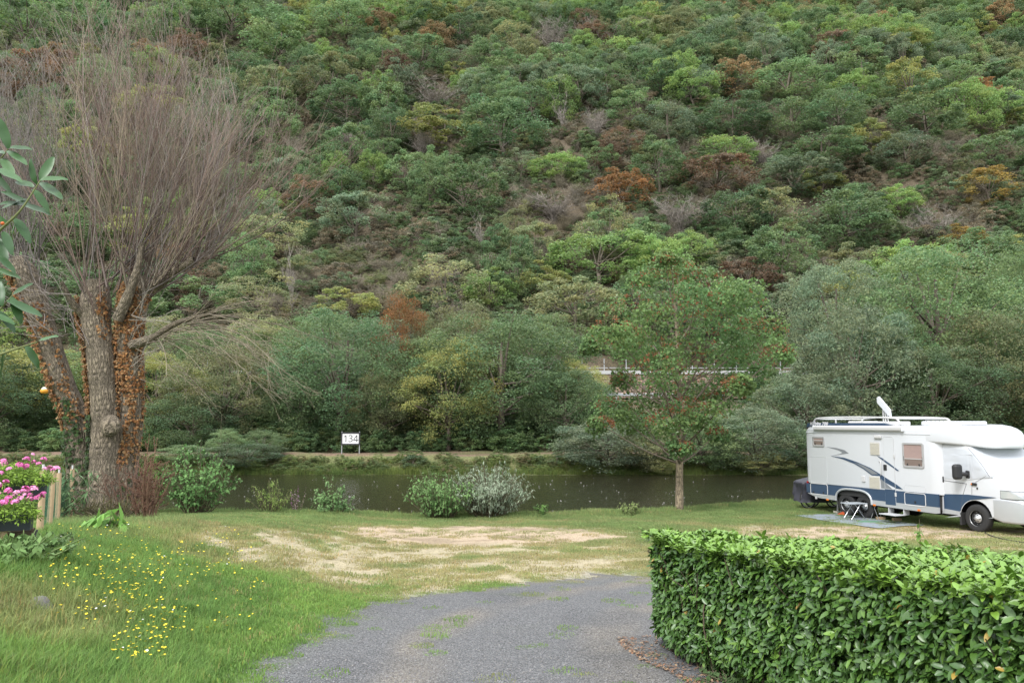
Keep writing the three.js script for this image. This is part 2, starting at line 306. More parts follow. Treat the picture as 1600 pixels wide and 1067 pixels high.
function limbsGeo(seed, lobes, { y0 = 0.3, r = 0.022, n = 12, base = 0, bend = 0.05, sides = 6 } = {}) {
  const R = rng(seed), G = new GB();
  tube(G, smoothPath([V(0, base - 0.06, 0), V((R() - 0.5) * bend, y0 * 0.5, (R() - 0.5) * bend), V((R() - 0.5) * bend, y0, (R() - 0.5) * bend), V((R() - 0.5) * bend * 2, 0.72, (R() - 0.5) * bend * 2)], 8), (t) => r * lerp(1.25, 0.35, t), sides + 2);
  for (let k = 0; k < Math.min(n, lobes.length); k++) {
    const [x, y, z] = lobes[Math.floor(R() * lobes.length)], s = y0 * (0.55 + R() * 0.9);
    tube(G, smoothPath([V(0, Math.min(s, y * 0.9), 0), V(x * 0.4, lerp(Math.min(s, y), y, 0.45), z * 0.4), V(x, y, z)], 5), (t) => r * lerp(0.5, 0.1, t), sides - 1);
  }
  return G.build();
}
// leafless crown of fine branching twigs, one unit wide and high
function twigGeo(seed, { n = 26, twigs = 9, r = 0.012, up = 0.5, spread = 0.5, y0 = 0.02, fine = 5 } = {}) {
  const R = rng(seed), G = new GB();
  for (let k = 0; k < n; k++) {
    const a = R() * 6.283, e = Math.sqrt(R()) * spread, h = 0.55 + R() * 0.45 - e * 0.3, ex = Math.cos(a) * e, ez = Math.sin(a) * e, b = y0 + R() * 0.15;
    const P = smoothPath([V(ex * 0.05, b, ez * 0.05), V(ex * lerp(0.5, 0.25, up) + (R() - 0.5) * 0.06, lerp(b, h, 0.5), ez * lerp(0.5, 0.25, up) + (R() - 0.5) * 0.06), V(ex, h, ez)], 6);
    const v = 0.75 + R() * 0.5; tube(G, P, (t) => r * lerp(1, 0.25, t) * (0.6 + R() * 0.02), 3, [v, v, v]);
    for (let j = 0; j < twigs; j++) {
      const i = 1 + Math.floor(R() * 5), o = P[i], [p, q, w] = onSphere(R), l = 0.08 + R() * 0.14, e2 = V(o.x + p * l, o.y + (Math.abs(q) * 0.8 + 0.25) * l, o.z + w * l);
      tube(G, [o, o.clone().lerp(e2, 0.5).add(V(0, -0.01, 0)), e2], (t) => r * lerp(0.38, 0.14, t), 3, [v, v, v]);
      for (let f = 0; f < fine; f++) { const s = o.clone().lerp(e2, 0.3 + R() * 0.7), [p2, q2, w2] = onSphere(R), l2 = 0.03 + R() * 0.06; tube(G, [s, V(s.x + p2 * l2, s.y + (q2 + 0.4) * l2, s.z + w2 * l2)], (t) => r * lerp(0.22, 0.1, t), 3, [v, v, v]); }
    }
  }
  return G.build();
}
// ---- kinds of tree on the slope: shared crowns and stems
const CROWNS = {};
function crownKind(name, seed, o, limb) { const c = crownGeo(seed, o); CROWNS[name] = { geo: c.geo, limbs: limbsGeo(seed + 1, c.lobes, limb) }; }
crownKind('oak_a', 11, { lobes: 40, subs: 7, leaves: 30, size: 0.026, y0: 0.01 }, {});
crownKind('oak_b', 12, { lobes: 36, subs: 7, leaves: 30, size: 0.027, shape: 'dome', y0: 0 }, {});
crownKind('oak_c', 13, { lobes: 34, subs: 7, leaves: 32, size: 0.026, gap: 0.05, y0: 0.01 }, {});
crownKind('oak_d', 17, { lobes: 44, subs: 7, leaves: 26, size: 0.025, shape: 'dome', y0: 0 }, {});
crownKind('tall_a', 14, { lobes: 40, subs: 7, leaves: 26, size: 0.027, shape: 'tall', y0: 0.01 }, {});
crownKind('cone_a', 15, { lobes: 42, subs: 6, leaves: 28, size: 0.027, shape: 'cone', y0: 0.0 }, {});
crownKind('loose_a', 16, { lobes: 34, subs: 7, leaves: 24, size: 0.021, gap: 0.06, fill: 0.4, y0: 0.02 }, { n: 20, r: 0.016 });
crownKind('shrub_a', 18, { lobes: 24, subs: 7, leaves: 24, size: 0.034, shape: 'dome', y0: 0 }, {});
crownKind('shrub_b', 19, { lobes: 22, subs: 7, leaves: 22, size: 0.032, shape: 'dome', y0: 0, gap: 0.05 }, {});
const TWIGS = { bare_a: twigGeo(31, {}), bare_b: twigGeo(32, { n: 18, up: 0.2, spread: 0.55 }), bare_c: twigGeo(33, { n: 34, twigs: 7, spread: 0.45, r: 0.009 }), snag: twigGeo(34, { n: 4, twigs: 14, spread: 0.4, r: 0.012, up: 0.7, fine: 4 }) };
const HUES = {                                                            // [word, base colour]
  G: ['green', [0.160, 0.262, 0.098]], D: ['dark green', [0.116, 0.202, 0.080]], S: ['grey-green', [0.180, 0.252, 0.135]], L: ['bright green', [0.228, 0.362, 0.092]],
  Y: ['yellow-green', [0.295, 0.338, 0.09]], O: ['olive', [0.222, 0.258, 0.108]], P: ['pale yellow-green', [0.295, 0.345, 0.15]],
  R: ['orange-brown', [0.29, 0.155, 0.05]], T: ['tan', [0.28, 0.20, 0.085]], N: ['brown', [0.19, 0.125, 0.07]], A: ['golden yellow', [0.33, 0.25, 0.05]],
  B: ['grey leafless', [0.24, 0.205, 0.175]],
};
for (const k in HUES) { const c = HUES[k][1], m = (c[0] + c[1] + c[2]) / 3; HUES[k][1] = c.map((q, i) => lerp(q, m, 0.1) * (i ? 1 : 1.05)); }
const hueMats = {}; for (const k in HUES) hueMats[k] = [0.86, 1, 1.16].map((f) => leafMat(...HUES[k][1].map((c) => c * f)));
const leanTo = { G: ['oak_a', 'oak_b', 'oak_c', 'oak_d'], D: ['oak_a', 'oak_b', 'oak_d'], S: ['oak_c', 'loose_a', 'oak_d'], L: ['oak_a', 'oak_d'], Y: ['oak_c', 'oak_b'], O: ['loose_a', 'oak_c'], P: ['loose_a', 'tall_a'], R: ['oak_c', 'tall_a'], T: ['oak_c'], N: ['loose_a', 'oak_c'], A: ['oak_c'] };
const across = (px) => (px < 240 ? 'behind the bare willow' : px < 480 ? 'right of the bare willow' : px < 660 ? 'above the river sign' : px < 860 ? 'above mid river' : px < 1010 ? 'left of the maple' : px < 1210 ? 'above the maple' : px < 1420 ? 'above the motorhome tail' : 'above the motorhome nose');
const upHill = (py) => (py < 70 ? 'top of slope' : py < 150 ? 'high on slope' : py < 240 ? 'upper mid slope' : py < 330 ? 'middle of slope' : py < 430 ? 'low on slope' : 'foot of slope');
let treeCount = 0;
const trees = [];
function plantTree(px, py, w, h, hue, { D = null, crown = null, group = 'trees on the wooded slope', where = null, spots } = {}) {
  const R = rng(9000 + (++treeCount) * 77), b = D === null ? groundAt(px, py + h * 0.46, 103) : { x: at(px, py, D).x, D };
  if (D !== null) b.y = height(b.x, D);
  const top = at(px, py - h / 2, b.D).y, W = w * b.D / FOCAL * (D === null ? 1.36 : group.startsWith('bushes') ? 1.22 : 1.42), H = Math.max(1.2, top - b.y) * 1.03;
  const bare = hue === 'B', word = HUES[hue][0], size = w > 95 ? 'big' : w > 65 ? 'mid-sized' : 'small';
  const kind = group.startsWith('bushes') ? 'waterside_bush' : bare ? (crown === 'snag' ? 'dead_tree' : 'leafless_tree') : h < 44 ? 'bushy_tree' : 'deciduous_tree';
  const noun = kind === 'dead_tree' ? 'dead pale tree' : bare ? 'twiggy tree' : crown === 'cone_a' ? 'pointed tree' : h < 44 ? 'bush-like tree' : h > w * 1.25 ? 'tall leafy tree' : 'leafy tree';
  const bushy = group.startsWith('bushes');
  const label = bushy ? `${word} bush ${where}` : where ? `${word} ${noun} ${where}` : `${size} ${word} ${noun}, ${upHill(py)}, ${across(px)}`;
  const t = thing(kind, label, group.startsWith('bushes') ? 'bush' : 'tree', V(b.x, b.y - 0.15, -b.D), group); trees.push([t, px]);
  t.rotation.y = R() * 6.283; t.scale.set(W, H, W);
  if (bare) { mesh('branches', TWIGS[crown ?? ['bare_a', 'bare_b', 'bare_c'][Math.floor(R() * 3)]], deadWood, t); }
  else {
    const k = CROWNS[crown ?? leanTo[hue][Math.floor(R() * leanTo[hue].length)]];
    mesh('trunk', k.limbs, barkMat, t); mesh('crown', k.geo, hueMats[hue][Math.floor(R() * 3)], t);
  }
  return { x: b.x, D: b.D, W };
}
// ---------------------------------------------------------------- trees on the slope, as they stand in the photograph: px, py of the crown, width, height, hue, crown
const HILL = [
  [437, 70, 105, 95, 'G'], [540, 35, 92, 72, 'G'], [516, 128, 90, 72, 'O', 'oak_c'], [598, 90, 62, 64, 'G'], [660, 92, 64, 72, 'G'], [722, 48, 62, 64, 'D'], [602, 165, 66, 104, 'G', 'cone_a'], [542, 165, 92, 80, 'D'],
  [680, 150, 100, 62, 'B'], [690, 200, 98, 64, 'Y', 'oak_b'], [785, 205, 118, 112, 'D', 'oak_a'], [860, 110, 82, 72, 'G'], [790, 115, 74, 62, 'G'], [950, 130, 72, 62, 'G'], [632, 268, 64, 80, 'G', 'cone_a'], [725, 300, 102, 100, 'G', 'oak_c'],
  [658, 222, 52, 50, 'B', 'bare_c'], [540, 212, 64, 46, 'B', 'bare_b'], [480, 315, 72, 84, 'N'], [555, 345, 92, 86, 'S'], [706, 390, 66, 44, 'D', 'shrub_a'], [753, 362, 44, 96, 'B', 'snag'], [970, 305, 80, 78, 'R', 'oak_c'],
  [935, 405, 125, 98, 'L', 'oak_a'], [870, 262, 82, 46, 'L'], [815, 265, 62, 62, 'S', 'loose_a'], [865, 320, 92, 60, 'B'], [720, 118, 48, 44, 'Y'], [930, 195, 54, 62, 'B', 'bare_c'], [800, 65, 72, 54, 'O'], [880, 170, 38, 96, 'B', 'snag'], [860, 55, 62, 62, 'B', 'bare_c'],
  [613, 22, 62, 44, 'T'], [765, 30, 54, 36, 'N'], [975, 222, 54, 54, 'N'], [1045, 195, 82, 74, 'S'], [1148, 128, 68, 68, 'T'], [1146, 188, 88, 76, 'D'], [1240, 188, 80, 80, 'G', 'oak_d'], [1222, 60, 62, 54, 'L'], [1275, 50, 78, 62, 'G'],
  [1233, 130, 112, 74, 'G'], [1310, 175, 82, 84, 'D'], [1350, 110, 92, 84, 'G'], [1450, 180, 96, 94, 'G'], [1490, 135, 92, 74, 'G'], [1578, 75, 64, 74, 'D'], [1362, 218, 68, 56, 'Y', 'oak_b'], [1285, 240, 98, 66, 'G'], [1190, 240, 64, 64, 'B', 'bare_a'],
  [1122, 283, 100, 78, 'N', 'oak_c'], [1065, 335, 94, 80, 'B', 'bare_c'], [1030, 262, 74, 94, 'G', 'tall_a'], [1325, 350, 116, 110, 'G', 'oak_a'], [1205, 340, 92, 84, 'O', 'oak_c'], [1150, 335, 84, 94, 'D'], [1240, 280, 112, 64, 'S'], [1285, 285, 54, 50, 'Y', 'oak_b'],
  [1405, 320, 64, 58, 'L'], [1465, 352, 90, 74, 'B', 'bare_c'], [1547, 296, 74, 64, 'A', 'oak_c'], [1507, 378, 56, 54, 'A', 'tall_a'], [1555, 238, 90, 70, 'G'], [1415, 235, 74, 64, 'S'], [1540, 155, 48, 62, 'R'], [1447, 72, 44, 40, 'R'], [1580, 390, 66, 54, 'Y'],
  [543, 478, 78, 66, 'Y', 'oak_b'], [697, 455, 118, 118, 'P', 'loose_a'], [765, 458, 66, 76, 'L', 'tall_a'], [805, 440, 66, 92, 'G', 'tall_a'], [850, 445, 66, 66, 'Y', 'tall_a'], [900, 485, 118, 112, 'O', 'oak_a'], [1080, 390, 64, 64, 'L'], [1170, 440, 80, 70, 'N', 'oak_c'],
  [1225, 400, 90, 110, 'G', 'tall_a'], [1160, 480, 90, 90, 'D'], [1000, 470, 90, 110, 'D'], [1060, 500, 100, 120, 'G'], [455, 430, 40, 150, 'B', 'snag'], [40, 50, 110, 90, 'G'], [130, 30, 90, 70, 'G'], [200, 60, 100, 80, 'D'], [60, 130, 100, 80, 'N'], [160, 130, 90, 80, 'G'],
  [290, 40, 90, 80, 'G'], [360, 30, 90, 70, 'G'], [390, 120, 80, 80, 'D'], [300, 130, 80, 80, 'O'], [230, 170, 90, 70, 'Y'], [120, 210, 90, 70, 'O'], [340, 200, 100, 80, 'D'], [420, 200, 80, 80, 'G'], [60, 270, 90, 80, 'D'], [170, 280, 90, 80, 'G'],
  [270, 270, 90, 80, 'O'], [380, 290, 90, 80, 'G'], [440, 260, 70, 60, 'G'], [100, 360, 110, 90, 'G'], [220, 370, 100, 80, 'Y'], [330, 380, 110, 90, 'O'], [420, 370, 90, 80, 'P', 'loose_a'], [60, 450, 120, 100, 'D'], [180, 470, 120, 100, 'G'], [300, 470, 110, 90, 'G'], [400, 470, 100, 100, 'O', 'loose_a'],
];
const planted = [];
for (const [px, py, w, h, hue, crown] of HILL) planted.push(plantTree(px, py, w, h, hue, { crown: crown ?? null }));
// the same wood between them: thick at the top and on the right, thin over the dry open part in the middle
const openness = (px, py) => Math.max(ss(230, 60, Math.hypot((px - 620) * 0.62, (py - 400) * 1.15)), 0.8 * ss(110, 40, Math.hypot((px - 860) * 0.6, py - 300)), 0.6 * ss(60, 20, Math.hypot((px - 1245) * 0.8, py - 545)));
{
  const R = rng(4711), HL = 'GGGGGGGDDSSLLOOYTNB', wood = [];
  for (let D = 112; D < 305; D += 5.2) for (let x = -0.72 * D - 8; x < 0.72 * D + 8; x += 6.4) {
    const X = x + (R() - 0.5) * 5, E = D + (R() - 0.5) * 5, y = hillHeight(X, E), fy = (y + 3 - EYE), pxx = 800 + X / E * FOCAL, pyy = 660 - fy / E * FOCAL;
    if (planted.some((p) => Math.hypot(p.x - X, (p.D - E) * 0.9) < p.W * 0.42 + 1.6)) continue;
    const op = openness(pxx, pyy); if (R() < op * 0.97) continue;
    const hn = fbm(X / 14, E / 14, 2, 211), hue = HL[Math.floor(clamp(R() * 0.75 + hn * 0.5 - 0.12, 0, 0.999) * HL.length)];
    wood.push([X, E, (5.2 + R() * 5.5) * (1 - 0.4 * op), 6.5 + R() * 6, hue, R(), pxx, pyy]);
  }
  // the nearest of them are trees of their own, the far ones one wood
  wood.sort((a, b) => a[1] - b[1]);
  const single = wood.filter((t) => t[6] > -40 && t[6] < 1640 && t[7] > -20).slice(0, 165), rest = wood.filter((t) => !single.includes(t));
  for (const [X, E, W, H, hue, q, px, py] of single) plantTree(px, py - 0.0 * H, W * FOCAL / E, H * FOCAL / E, hue, {});
  const groups = {};
  for (const [X, E, W, H, hue, q] of rest) {
    const key = hue === 'B' ? ['bare_a', 'bare_b', 'bare_c'][Math.floor(q * 3)] : leanTo[hue][Math.floor(q * leanTo[hue].length)];
    const c = HUES[hue][1], v = 0.85 + q * 0.3; (groups[key] ??= []).push([place(X, hillHeight(X, E) - 0.4, -E, W * 1.36, H * 1.05, W * 1.36, q * 40), RGB(c[0] * v, c[1] * v, c[2] * v)]);
  }
  const far = stuff(new THREE.Group()); far.name = 'hillside_wood'; tag(far, 'mass of mixed trees covering the upper wooded slope', 'wood'); scene.add(far);
  const white = leafMat(1, 1, 1), whiteTwig = std(1, 1, 1, 0.95, { vertexColors: true });
  for (const k in groups) stuff(instances('tree_mass', CROWNS[k]?.geo ?? TWIGS[k], CROWNS[k] ? white : whiteTwig, groups[k], far));
  // scrub, brush and saplings under and between the trees
  const scrub = {}, SC = [[0.20, 0.225, 0.1], [0.27, 0.24, 0.175], [0.30, 0.265, 0.21], [0.16, 0.23, 0.1], [0.24, 0.205, 0.135], [0.19, 0.25, 0.13], [0.135, 0.215, 0.085]];
  for (let k = 0; k < 14000; k++) {
    const D = 107.5 + Math.pow(R(), 0.8) * 150, X = (R() * 2 - 1) * (0.7 * D + 4), y = hillHeight(X, D), n = fbm(X / 7, D / 7, 3, 221);
    const i = Math.min(6, Math.floor(clamp(n * 1.4 - 0.2 + (R() - 0.5) * 0.5, 0, 0.999) * 7)), c = SC[i], v = 0.75 + R() * 0.5, s = 1.7 + R() * R() * 3.6, tw = (i === 1 || i === 2 || R() < 0.12);
    const key = tw ? (R() < 0.5 ? 'bare_a' : 'bare_c') : R() < 0.5 ? 'shrub_a' : 'shrub_b';
    if (n < 0.33 && R() < 0.25) continue;
    (scrub[key] ??= []).push([place(X, y - 0.15, -D, s * 1.35, s * (0.7 + R() * 0.5), s * 1.35, R() * 6.28), RGB(c[0] * v, c[1] * v, c[2] * v)]);
  }
  const sg = stuff(new THREE.Group()); sg.name = 'hillside_scrub'; tag(sg, 'olive and grey scrub covering the steep slope between the trees', 'scrub'); scene.add(sg);
  for (const k in scrub) stuff(instances('scrub_mass', CROWNS[k]?.geo ?? TWIGS[k], CROWNS[k] ? white : whiteTwig, scrub[k], sg));
}
// ---------------------------------------------------------------- far bank: road, wall, rails, sign
{
  const road = structure(mesh('riverside_road', gridGeo(list([-120, 120, 6]), [94.6, 97, 99.4, 101.4], () => 5.62, () => [0.16, 0.16, 0.165], 0.3), new THREE.MeshStandardMaterial({ vertexColors: true, roughness: 0.95 })));
  road.userData.label = 'asphalt road at the foot of the retaining wall';
  const stoneMap = dataTexture(512, (u, v) => {
    const row = Math.floor(v * 14), off = hash(row, 5, 1) * 3, x = u * 9 + off, col = Math.floor(x + (hash(row, 2) - 0.5) * 0.4), fx = x - Math.floor(x), fy = v * 14 - row, c = ((col % 9) + 9) % 9;
    const e = Math.min(fx, 1 - fx) * 1.5, f = Math.min(fy, 1 - fy), joint = ss(0.05, 0.14, Math.min(e, f)), k = 0.55 + hash(c, row, 4) * 0.4, w = hash(c, row, 6), n = tileNoise(u * 90, v * 90, 90, 9);
    return [0.2, 0.19, 0.18].map((q, i) => lerp(q * 1.6, (0.60 + [0.1, 0.03, -0.03][i] * (1 + w)) * k + (n - 0.5) * 0.12, joint));
  }, true);
  const wall = thing('retaining_wall', 'long brownish stone retaining wall with pale coping behind the maple', 'wall', V(0, 5.4, -102));
  const face = new THREE.BoxGeometry(180, 3.5, 0.8); const uv = face.attributes.uv; for (let i = 0; i < uv.count; i++) uv.setXY(i, uv.getX(i) * 60, uv.getY(i) * 1.2);
  mesh('masonry', face, new THREE.MeshStandardMaterial({ map: stoneMap, roughness: 0.95, bumpMap: stoneMap, bumpScale: 0.05 }), wall).position.set(0, 1.65, 0.2);
  mesh('coping', new THREE.BoxGeometry(180, 0.42, 1.0), std(0.46, 0.46, 0.45, 0.9), wall).position.set(0, 3.62, 0.2);
  const steel = std(0.45, 0.47, 0.48, 0.5, { metalness: 0.3 });
  const rail = thing('railing', 'thin grey railing with slender posts along the top of the retaining wall', 'railing', V(0, 9.2, -102));
  mesh('handrail', new THREE.BoxGeometry(180, 0.07, 0.07), steel, rail).position.set(0, 0.42, 0.1);
  const postG = new THREE.CylinderGeometry(0.055, 0.055, 1.6, 6);
  for (let x = -60; x <= 70; x += 2.75) mesh('post', postG, steel, rail).position.set(x, 0.75, 0.1);
  const guard = thing('guard_rail', 'galvanised guard rail along the riverside road below the stone wall', 'guard rail', V(0, 5.35, -94));
  const beam = new THREE.Shape([[0, 0], [0.08, 0.07], [0, 0.14], [0, 0.18], [0.08, 0.25], [0, 0.32], [-0.03, 0.32], [0.05, 0.25], [-0.03, 0.18], [-0.03, 0.14], [0.05, 0.07], [-0.03, 0]].map(([a, b]) => new THREE.Vector2(a, b)));
  const bg = new THREE.ExtrudeGeometry(beam, { depth: 150, bevelEnabled: false }); bg.rotateY(-Math.PI / 2); bg.translate(75, 0.5, 0); mesh('beam', bg, steel, guard);
  const gp = new THREE.BoxGeometry(0.1, 0.95, 0.08); for (let x = -60; x <= 60; x += 4) mesh('post', gp, steel, guard).position.set(x, 0.35, -0.1);
}
const font = await new FontLoader().loadAsync('fonts/droid/droid_sans_regular.typeface.json');
const fontBold = await new FontLoader().loadAsync('fonts/droid/droid_sans_bold.typeface.json');
function textGeo(s, size, depth, f = font) { const g = new TextGeometry(s, { font: f, size, depth, curveSegments: 4, bevelEnabled: false }); g.computeBoundingBox(); return g; }
{
  const b = at(547, 710, 71), y = height(b.x, 71), s = thing('kilometre_sign', 'white river kilometre sign reading 134 on two posts across the water', 'sign', V(b.x, y - 0.1, -71));
  const W = 1.52, H = 0.96, y0 = at(547, 694, 71).y - y + 0.1;
  const black = std(0.035, 0.035, 0.04, 0.6), white = std(0.78, 0.78, 0.77, 0.6), grey = std(0.4, 0.41, 0.42, 0.5, { metalness: 0.4 });
  mesh('board', new RoundedBoxGeometry(W - 0.04, H - 0.04, 0.04, 2, 0.02).translate(0, y0 + H / 2, 0), white, s);
  const fr = []; for (const [w, h, x, yy] of [[W + 0.1, 0.11, 0, H], [W + 0.1, 0.11, 0, 0], [0.11, H - 0.11, -W / 2, H / 2], [0.11, H - 0.11, W / 2, H / 2]]) fr.push(new THREE.BoxGeometry(w, h, 0.1).translate(x, y0 + yy, 0));
  mesh('frame', mergeGeometries(fr), black, s);
  for (const sx of [-1, 1]) mesh('post', new THREE.CylinderGeometry(0.045, 0.045, y0 + H + 0.12, 8).translate(sx * (W / 2 - 0.0), (y0 + H + 0.12) / 2, -0.08), grey, s);
  let x = -0.6; for (const ch of '134') { const g = textGeo(ch, 0.58, 0.012), bb = g.boundingBox; g.translate(-bb.min.x, -bb.min.y, 0); g.translate(x + (ch === '1' ? 0.03 : 0), y0 + 0.19, 0.021); mesh('digit', g, black, s); x += 0.42; }
}
// ---------------------------------------------------------------- trees and bushes on the far bank
function bankKind(name, seed, o, limb) { crownKind(name, seed, o, limb); }
bankKind('bank_a', 61, { lobes: 84, subs: 8, leaves: 46, size: 0.0125, y0: 0.02, fill: 0.5 }, { n: 26 });
bankKind('bank_b', 62, { lobes: 80, subs: 8, leaves: 46, size: 0.013, y0: 0.0, shape: 'dome', fill: 0.5 }, { n: 26 });
bankKind('bank_c', 63, { lobes: 76, subs: 8, leaves: 44, size: 0.0125, y0: 0.05, gap: 0.08, fill: 0.45, shape: 'tall' }, { n: 30 });
bankKind('willow_a', 64, { lobes: 70, subs: 8, leaves: 34, size: 0.026, aspect: 0.36, y0: 0.0, shape: 'dome', fill: 0.45 }, { n: 26 });
const FOOT = [ // px, py, width, height, hue, depth, crown, where
  [535, 580, 175, 215, 'D', 80, 'bank_a', 'behind the river sign'], [470, 620, 90, 120, 'D', 81, 'bank_b', 'left of the river sign'], [632, 520, 88, 110, 'R', 86, 'bank_c', 'behind the trees right of the sign'], [600, 625, 95, 110, 'O', 79, 'bank_c', 'just right of the river sign'],
  [780, 580, 200, 205, 'G', 81, 'bank_b', 'at the middle of the far bank'], [700, 600, 130, 130, 'Y', 78.5, 'bank_c', 'overhanging the towpath between two larger trees'], [660, 590, 120, 150, 'G', 84, 'bank_a', 'filling the gap right of the river sign'], [885, 630, 110, 130, 'D', 79, 'bank_b', 'right end of the row before the stone wall'], [905, 590, 70, 60, 'Y', 84, 'bank_c', 'beside the left end of the visible wall'],
  [1307, 465, 140, 150, 'S', 92, 'bank_b', 'rising behind the rear of the motorhome'], [1460, 470, 210, 200, 'G', 90, 'bank_a', 'towering behind the motorhome roof'], [1335, 570, 150, 210, 'S', 80, 'willow_a', 'right above the dish of the motorhome'], [1262, 630, 120, 110, 'S', 77, 'willow_a', 'left of the motorhome roof'], [1555, 570, 150, 200, 'O', 82, 'bank_a', 'behind the front of the motorhome'], [1460, 610, 160, 160, 'D', 79, 'bank_b', 'close behind the motorhome roof'], [1590, 470, 100, 170, 'G', 92, 'bank_c', 'at the right edge of the picture'], [1400, 560, 110, 170, 'G', 84, 'bank_a', 'between the tall trees behind the motorhome'], [1640, 600, 140, 220, 'D', 80, 'bank_b', 'past the right edge of the motorhome'],
  [600, 575, 130, 170, 'S', 88, 'bank_a', 'behind the front row right of the sign'], [720, 560, 130, 190, 'O', 90, 'bank_b', 'filling the middle behind the front row'], [840, 565, 140, 170, 'G', 89, 'bank_a', 'behind the right end of the front row'], [480, 570, 120, 170, 'G', 90, 'bank_c', 'behind the front row left of the sign'], [340, 570, 130, 150, 'G', 90, 'bank_b', 'behind the willow twigs near the road'], [230, 560, 130, 150, 'O', 91, 'bank_a', 'beyond the guard rail past the willow'],
  [60, 605, 170, 150, 'Y', 84, 'bank_b', 'seen left of the willow trunks'], [250, 610, 130, 120, 'Y', 82, 'bank_c', 'seen just right of the willow trunks'], [160, 600, 140, 140, 'G', 86, 'bank_a', 'seen between the willow trunks'], [350, 600, 140, 130, 'O', 80, 'bank_c', 'behind the drooping willow twigs'], [420, 560, 110, 130, 'P', 90, 'bank_c', 'behind the right tips of the willow'], [300, 650, 120, 90, 'D', 78, 'bank_b', 'low behind the alder bush'], [-20, 620, 150, 160, 'D', 79, 'bank_a', 'at the left edge of the picture'],
];
for (const [px, py, w, h, hue, D, crown, where] of FOOT) plantTree(px, py, w, h, hue, { D, crown, where, group: 'trees at the foot of the slope' });
const BUSH = [ // far waterside bushes
  [950, 700, 145, 96, 'S', 68.0, 'willow_a', 'spreading over the far waterline left of the maple'], [1010, 705, 95, 85, 'O', 67.8, 'willow_a', 'over the far waterline behind the maple trunk'], [1095, 695, 135, 104, 'G', 68.0, 'willow_a', 'over the far waterline right of the maple trunk'], [1180, 690, 135, 120, 'S', 68.2, 'willow_a', 'over the far waterline near the motorhome rear'], [1245, 705, 95, 84, 'D', 67.9, 'bank_b', 'at the far waterline beside the motorhome rear'], [1190, 724, 80, 40, 'Y', 66.9, 'bank_c', 'hanging over the far water near the motorhome'], [1035, 729, 52, 30, 'Y', 66.9, 'bank_c', 'at the far water beside the maple trunk'],
  [385, 712, 120, 50, 'D', 68.6, 'bank_b', 'at the far waterline left of the sign'], [352, 696, 60, 56, 'G', 69.6, 'bank_c', 'upright in the bush clump left of the sign'], [412, 698, 58, 56, 'G', 69.8, 'bank_c', 'nearest to the sign in the left bush clump'], [290, 715, 70, 50, 'G', 69, 'bank_b', 'beyond the alder bush at the far waterline'],
  [645, 727, 40, 20, 'D', 68.2, 'shrub_a', 'low at the far waterline right of the sign'], [1300, 705, 120, 80, 'D', 70, 'bank_b', 'hidden behind the motorhome'], [870, 722, 50, 22, 'G', 68.5, 'shrub_b', 'low at the far waterline before the row of trees'],
];
for (const [px, py, w, h, hue, D, crown, where] of BUSH) { plantTree(px, py, w, h, hue, { D, crown, where, group: 'bushes on the far waterline' }); }
{
  const R = rng(808), by = {}, shade = [[0.116, 0.202, 0.08], [0.135, 0.225, 0.085], [0.16, 0.262, 0.098], [0.2, 0.26, 0.1]];
  for (let k = 0; k < 1500; k++) {   // ivy and brush below the trees
    const D = 76.8 + R() * 16, X = (R() * 2 - 1) * 66, y = farHeight(X, D), s = 1.0 + R() * 1.6 + ss(78, 86, D) * 1.2; if (X > 8 && X < 26 && D > 84) continue;
    const c = shade[Math.floor(R() * 4)], v = 0.8 + R() * 0.5; (by[R() < 0.5 ? 'shrub_a' : 'shrub_b'] ??= []).push([place(X, y - 0.1, -D, s * 1.4, s, s * 1.4, R() * 6.28), RGB(c[0] * v, c[1] * v, c[2] * v)]);
  }
  for (let k = 0; k < 800; k++) {    // herbs and low growth on the bank
    const D = 67.2 + R() * 2.0, X = (R() * 2 - 1) * 48, y = farHeight(X, D), s = 0.35 + R() * R() * 0.75, c = [[0.17, 0.22, 0.07], [0.14, 0.2, 0.065], [0.22, 0.2, 0.09], [0.19, 0.26, 0.07]][Math.floor(R() * 4)];
    (by[R() < 0.5 ? 'shrub_a' : 'shrub_b'] ??= []).push([place(X, Math.max(y, WATER) - 0.05, -D, s * 1.8, s, s * 1.6, R() * 6.28), RGB(...c)]);
  }
  const g = stuff(new THREE.Group()); g.name = 'bank_undergrowth'; tag(g, 'dark ivy and brush under the trees of the far bank', 'undergrowth'); scene.add(g);
  for (const k in by) stuff(instances('brush_mass', CROWNS[k].geo, leafMat(1, 1, 1), by[k], g));
}
// ---------------------------------------------------------------- the bare pollard willow
const barkBump = dataTexture(512, (u, v) => { const w = (tileNoise(u * 8, v * 8, 8, 3) - 0.5) * 0.05, a = tileNoise((u + w) * 26, v * 7, 26, 5), b = tileNoise((u + w) * 60, v * 20, 60, 7); const k = Math.abs(a - 0.5) * 1.3 + 0.35 * b; return [k, k, k]; }, false);
const barkMap = dataTexture(512, (u, v) => { const w = (tileNoise(u * 8, v * 8, 8, 3) - 0.5) * 0.05, a = tileNoise((u + w) * 26, v * 7, 26, 5), b = tileNoise(u * 120, v * 60, 120, 9), c = tileNoise(u * 5, v * 5, 5, 11); const k = 0.42 + Math.abs(a - 0.5) * 0.55 + (b - 0.5) * 0.25 + (c - 0.5) * 0.12; return [k * 1.03, k * 0.98, k * 0.9]; }, true);
const willowBark = new THREE.MeshStandardMaterial({ color: RGB(0.72, 0.66, 0.58), map: barkMap, bumpMap: barkBump, bumpScale: 0.06, roughness: 0.95 });
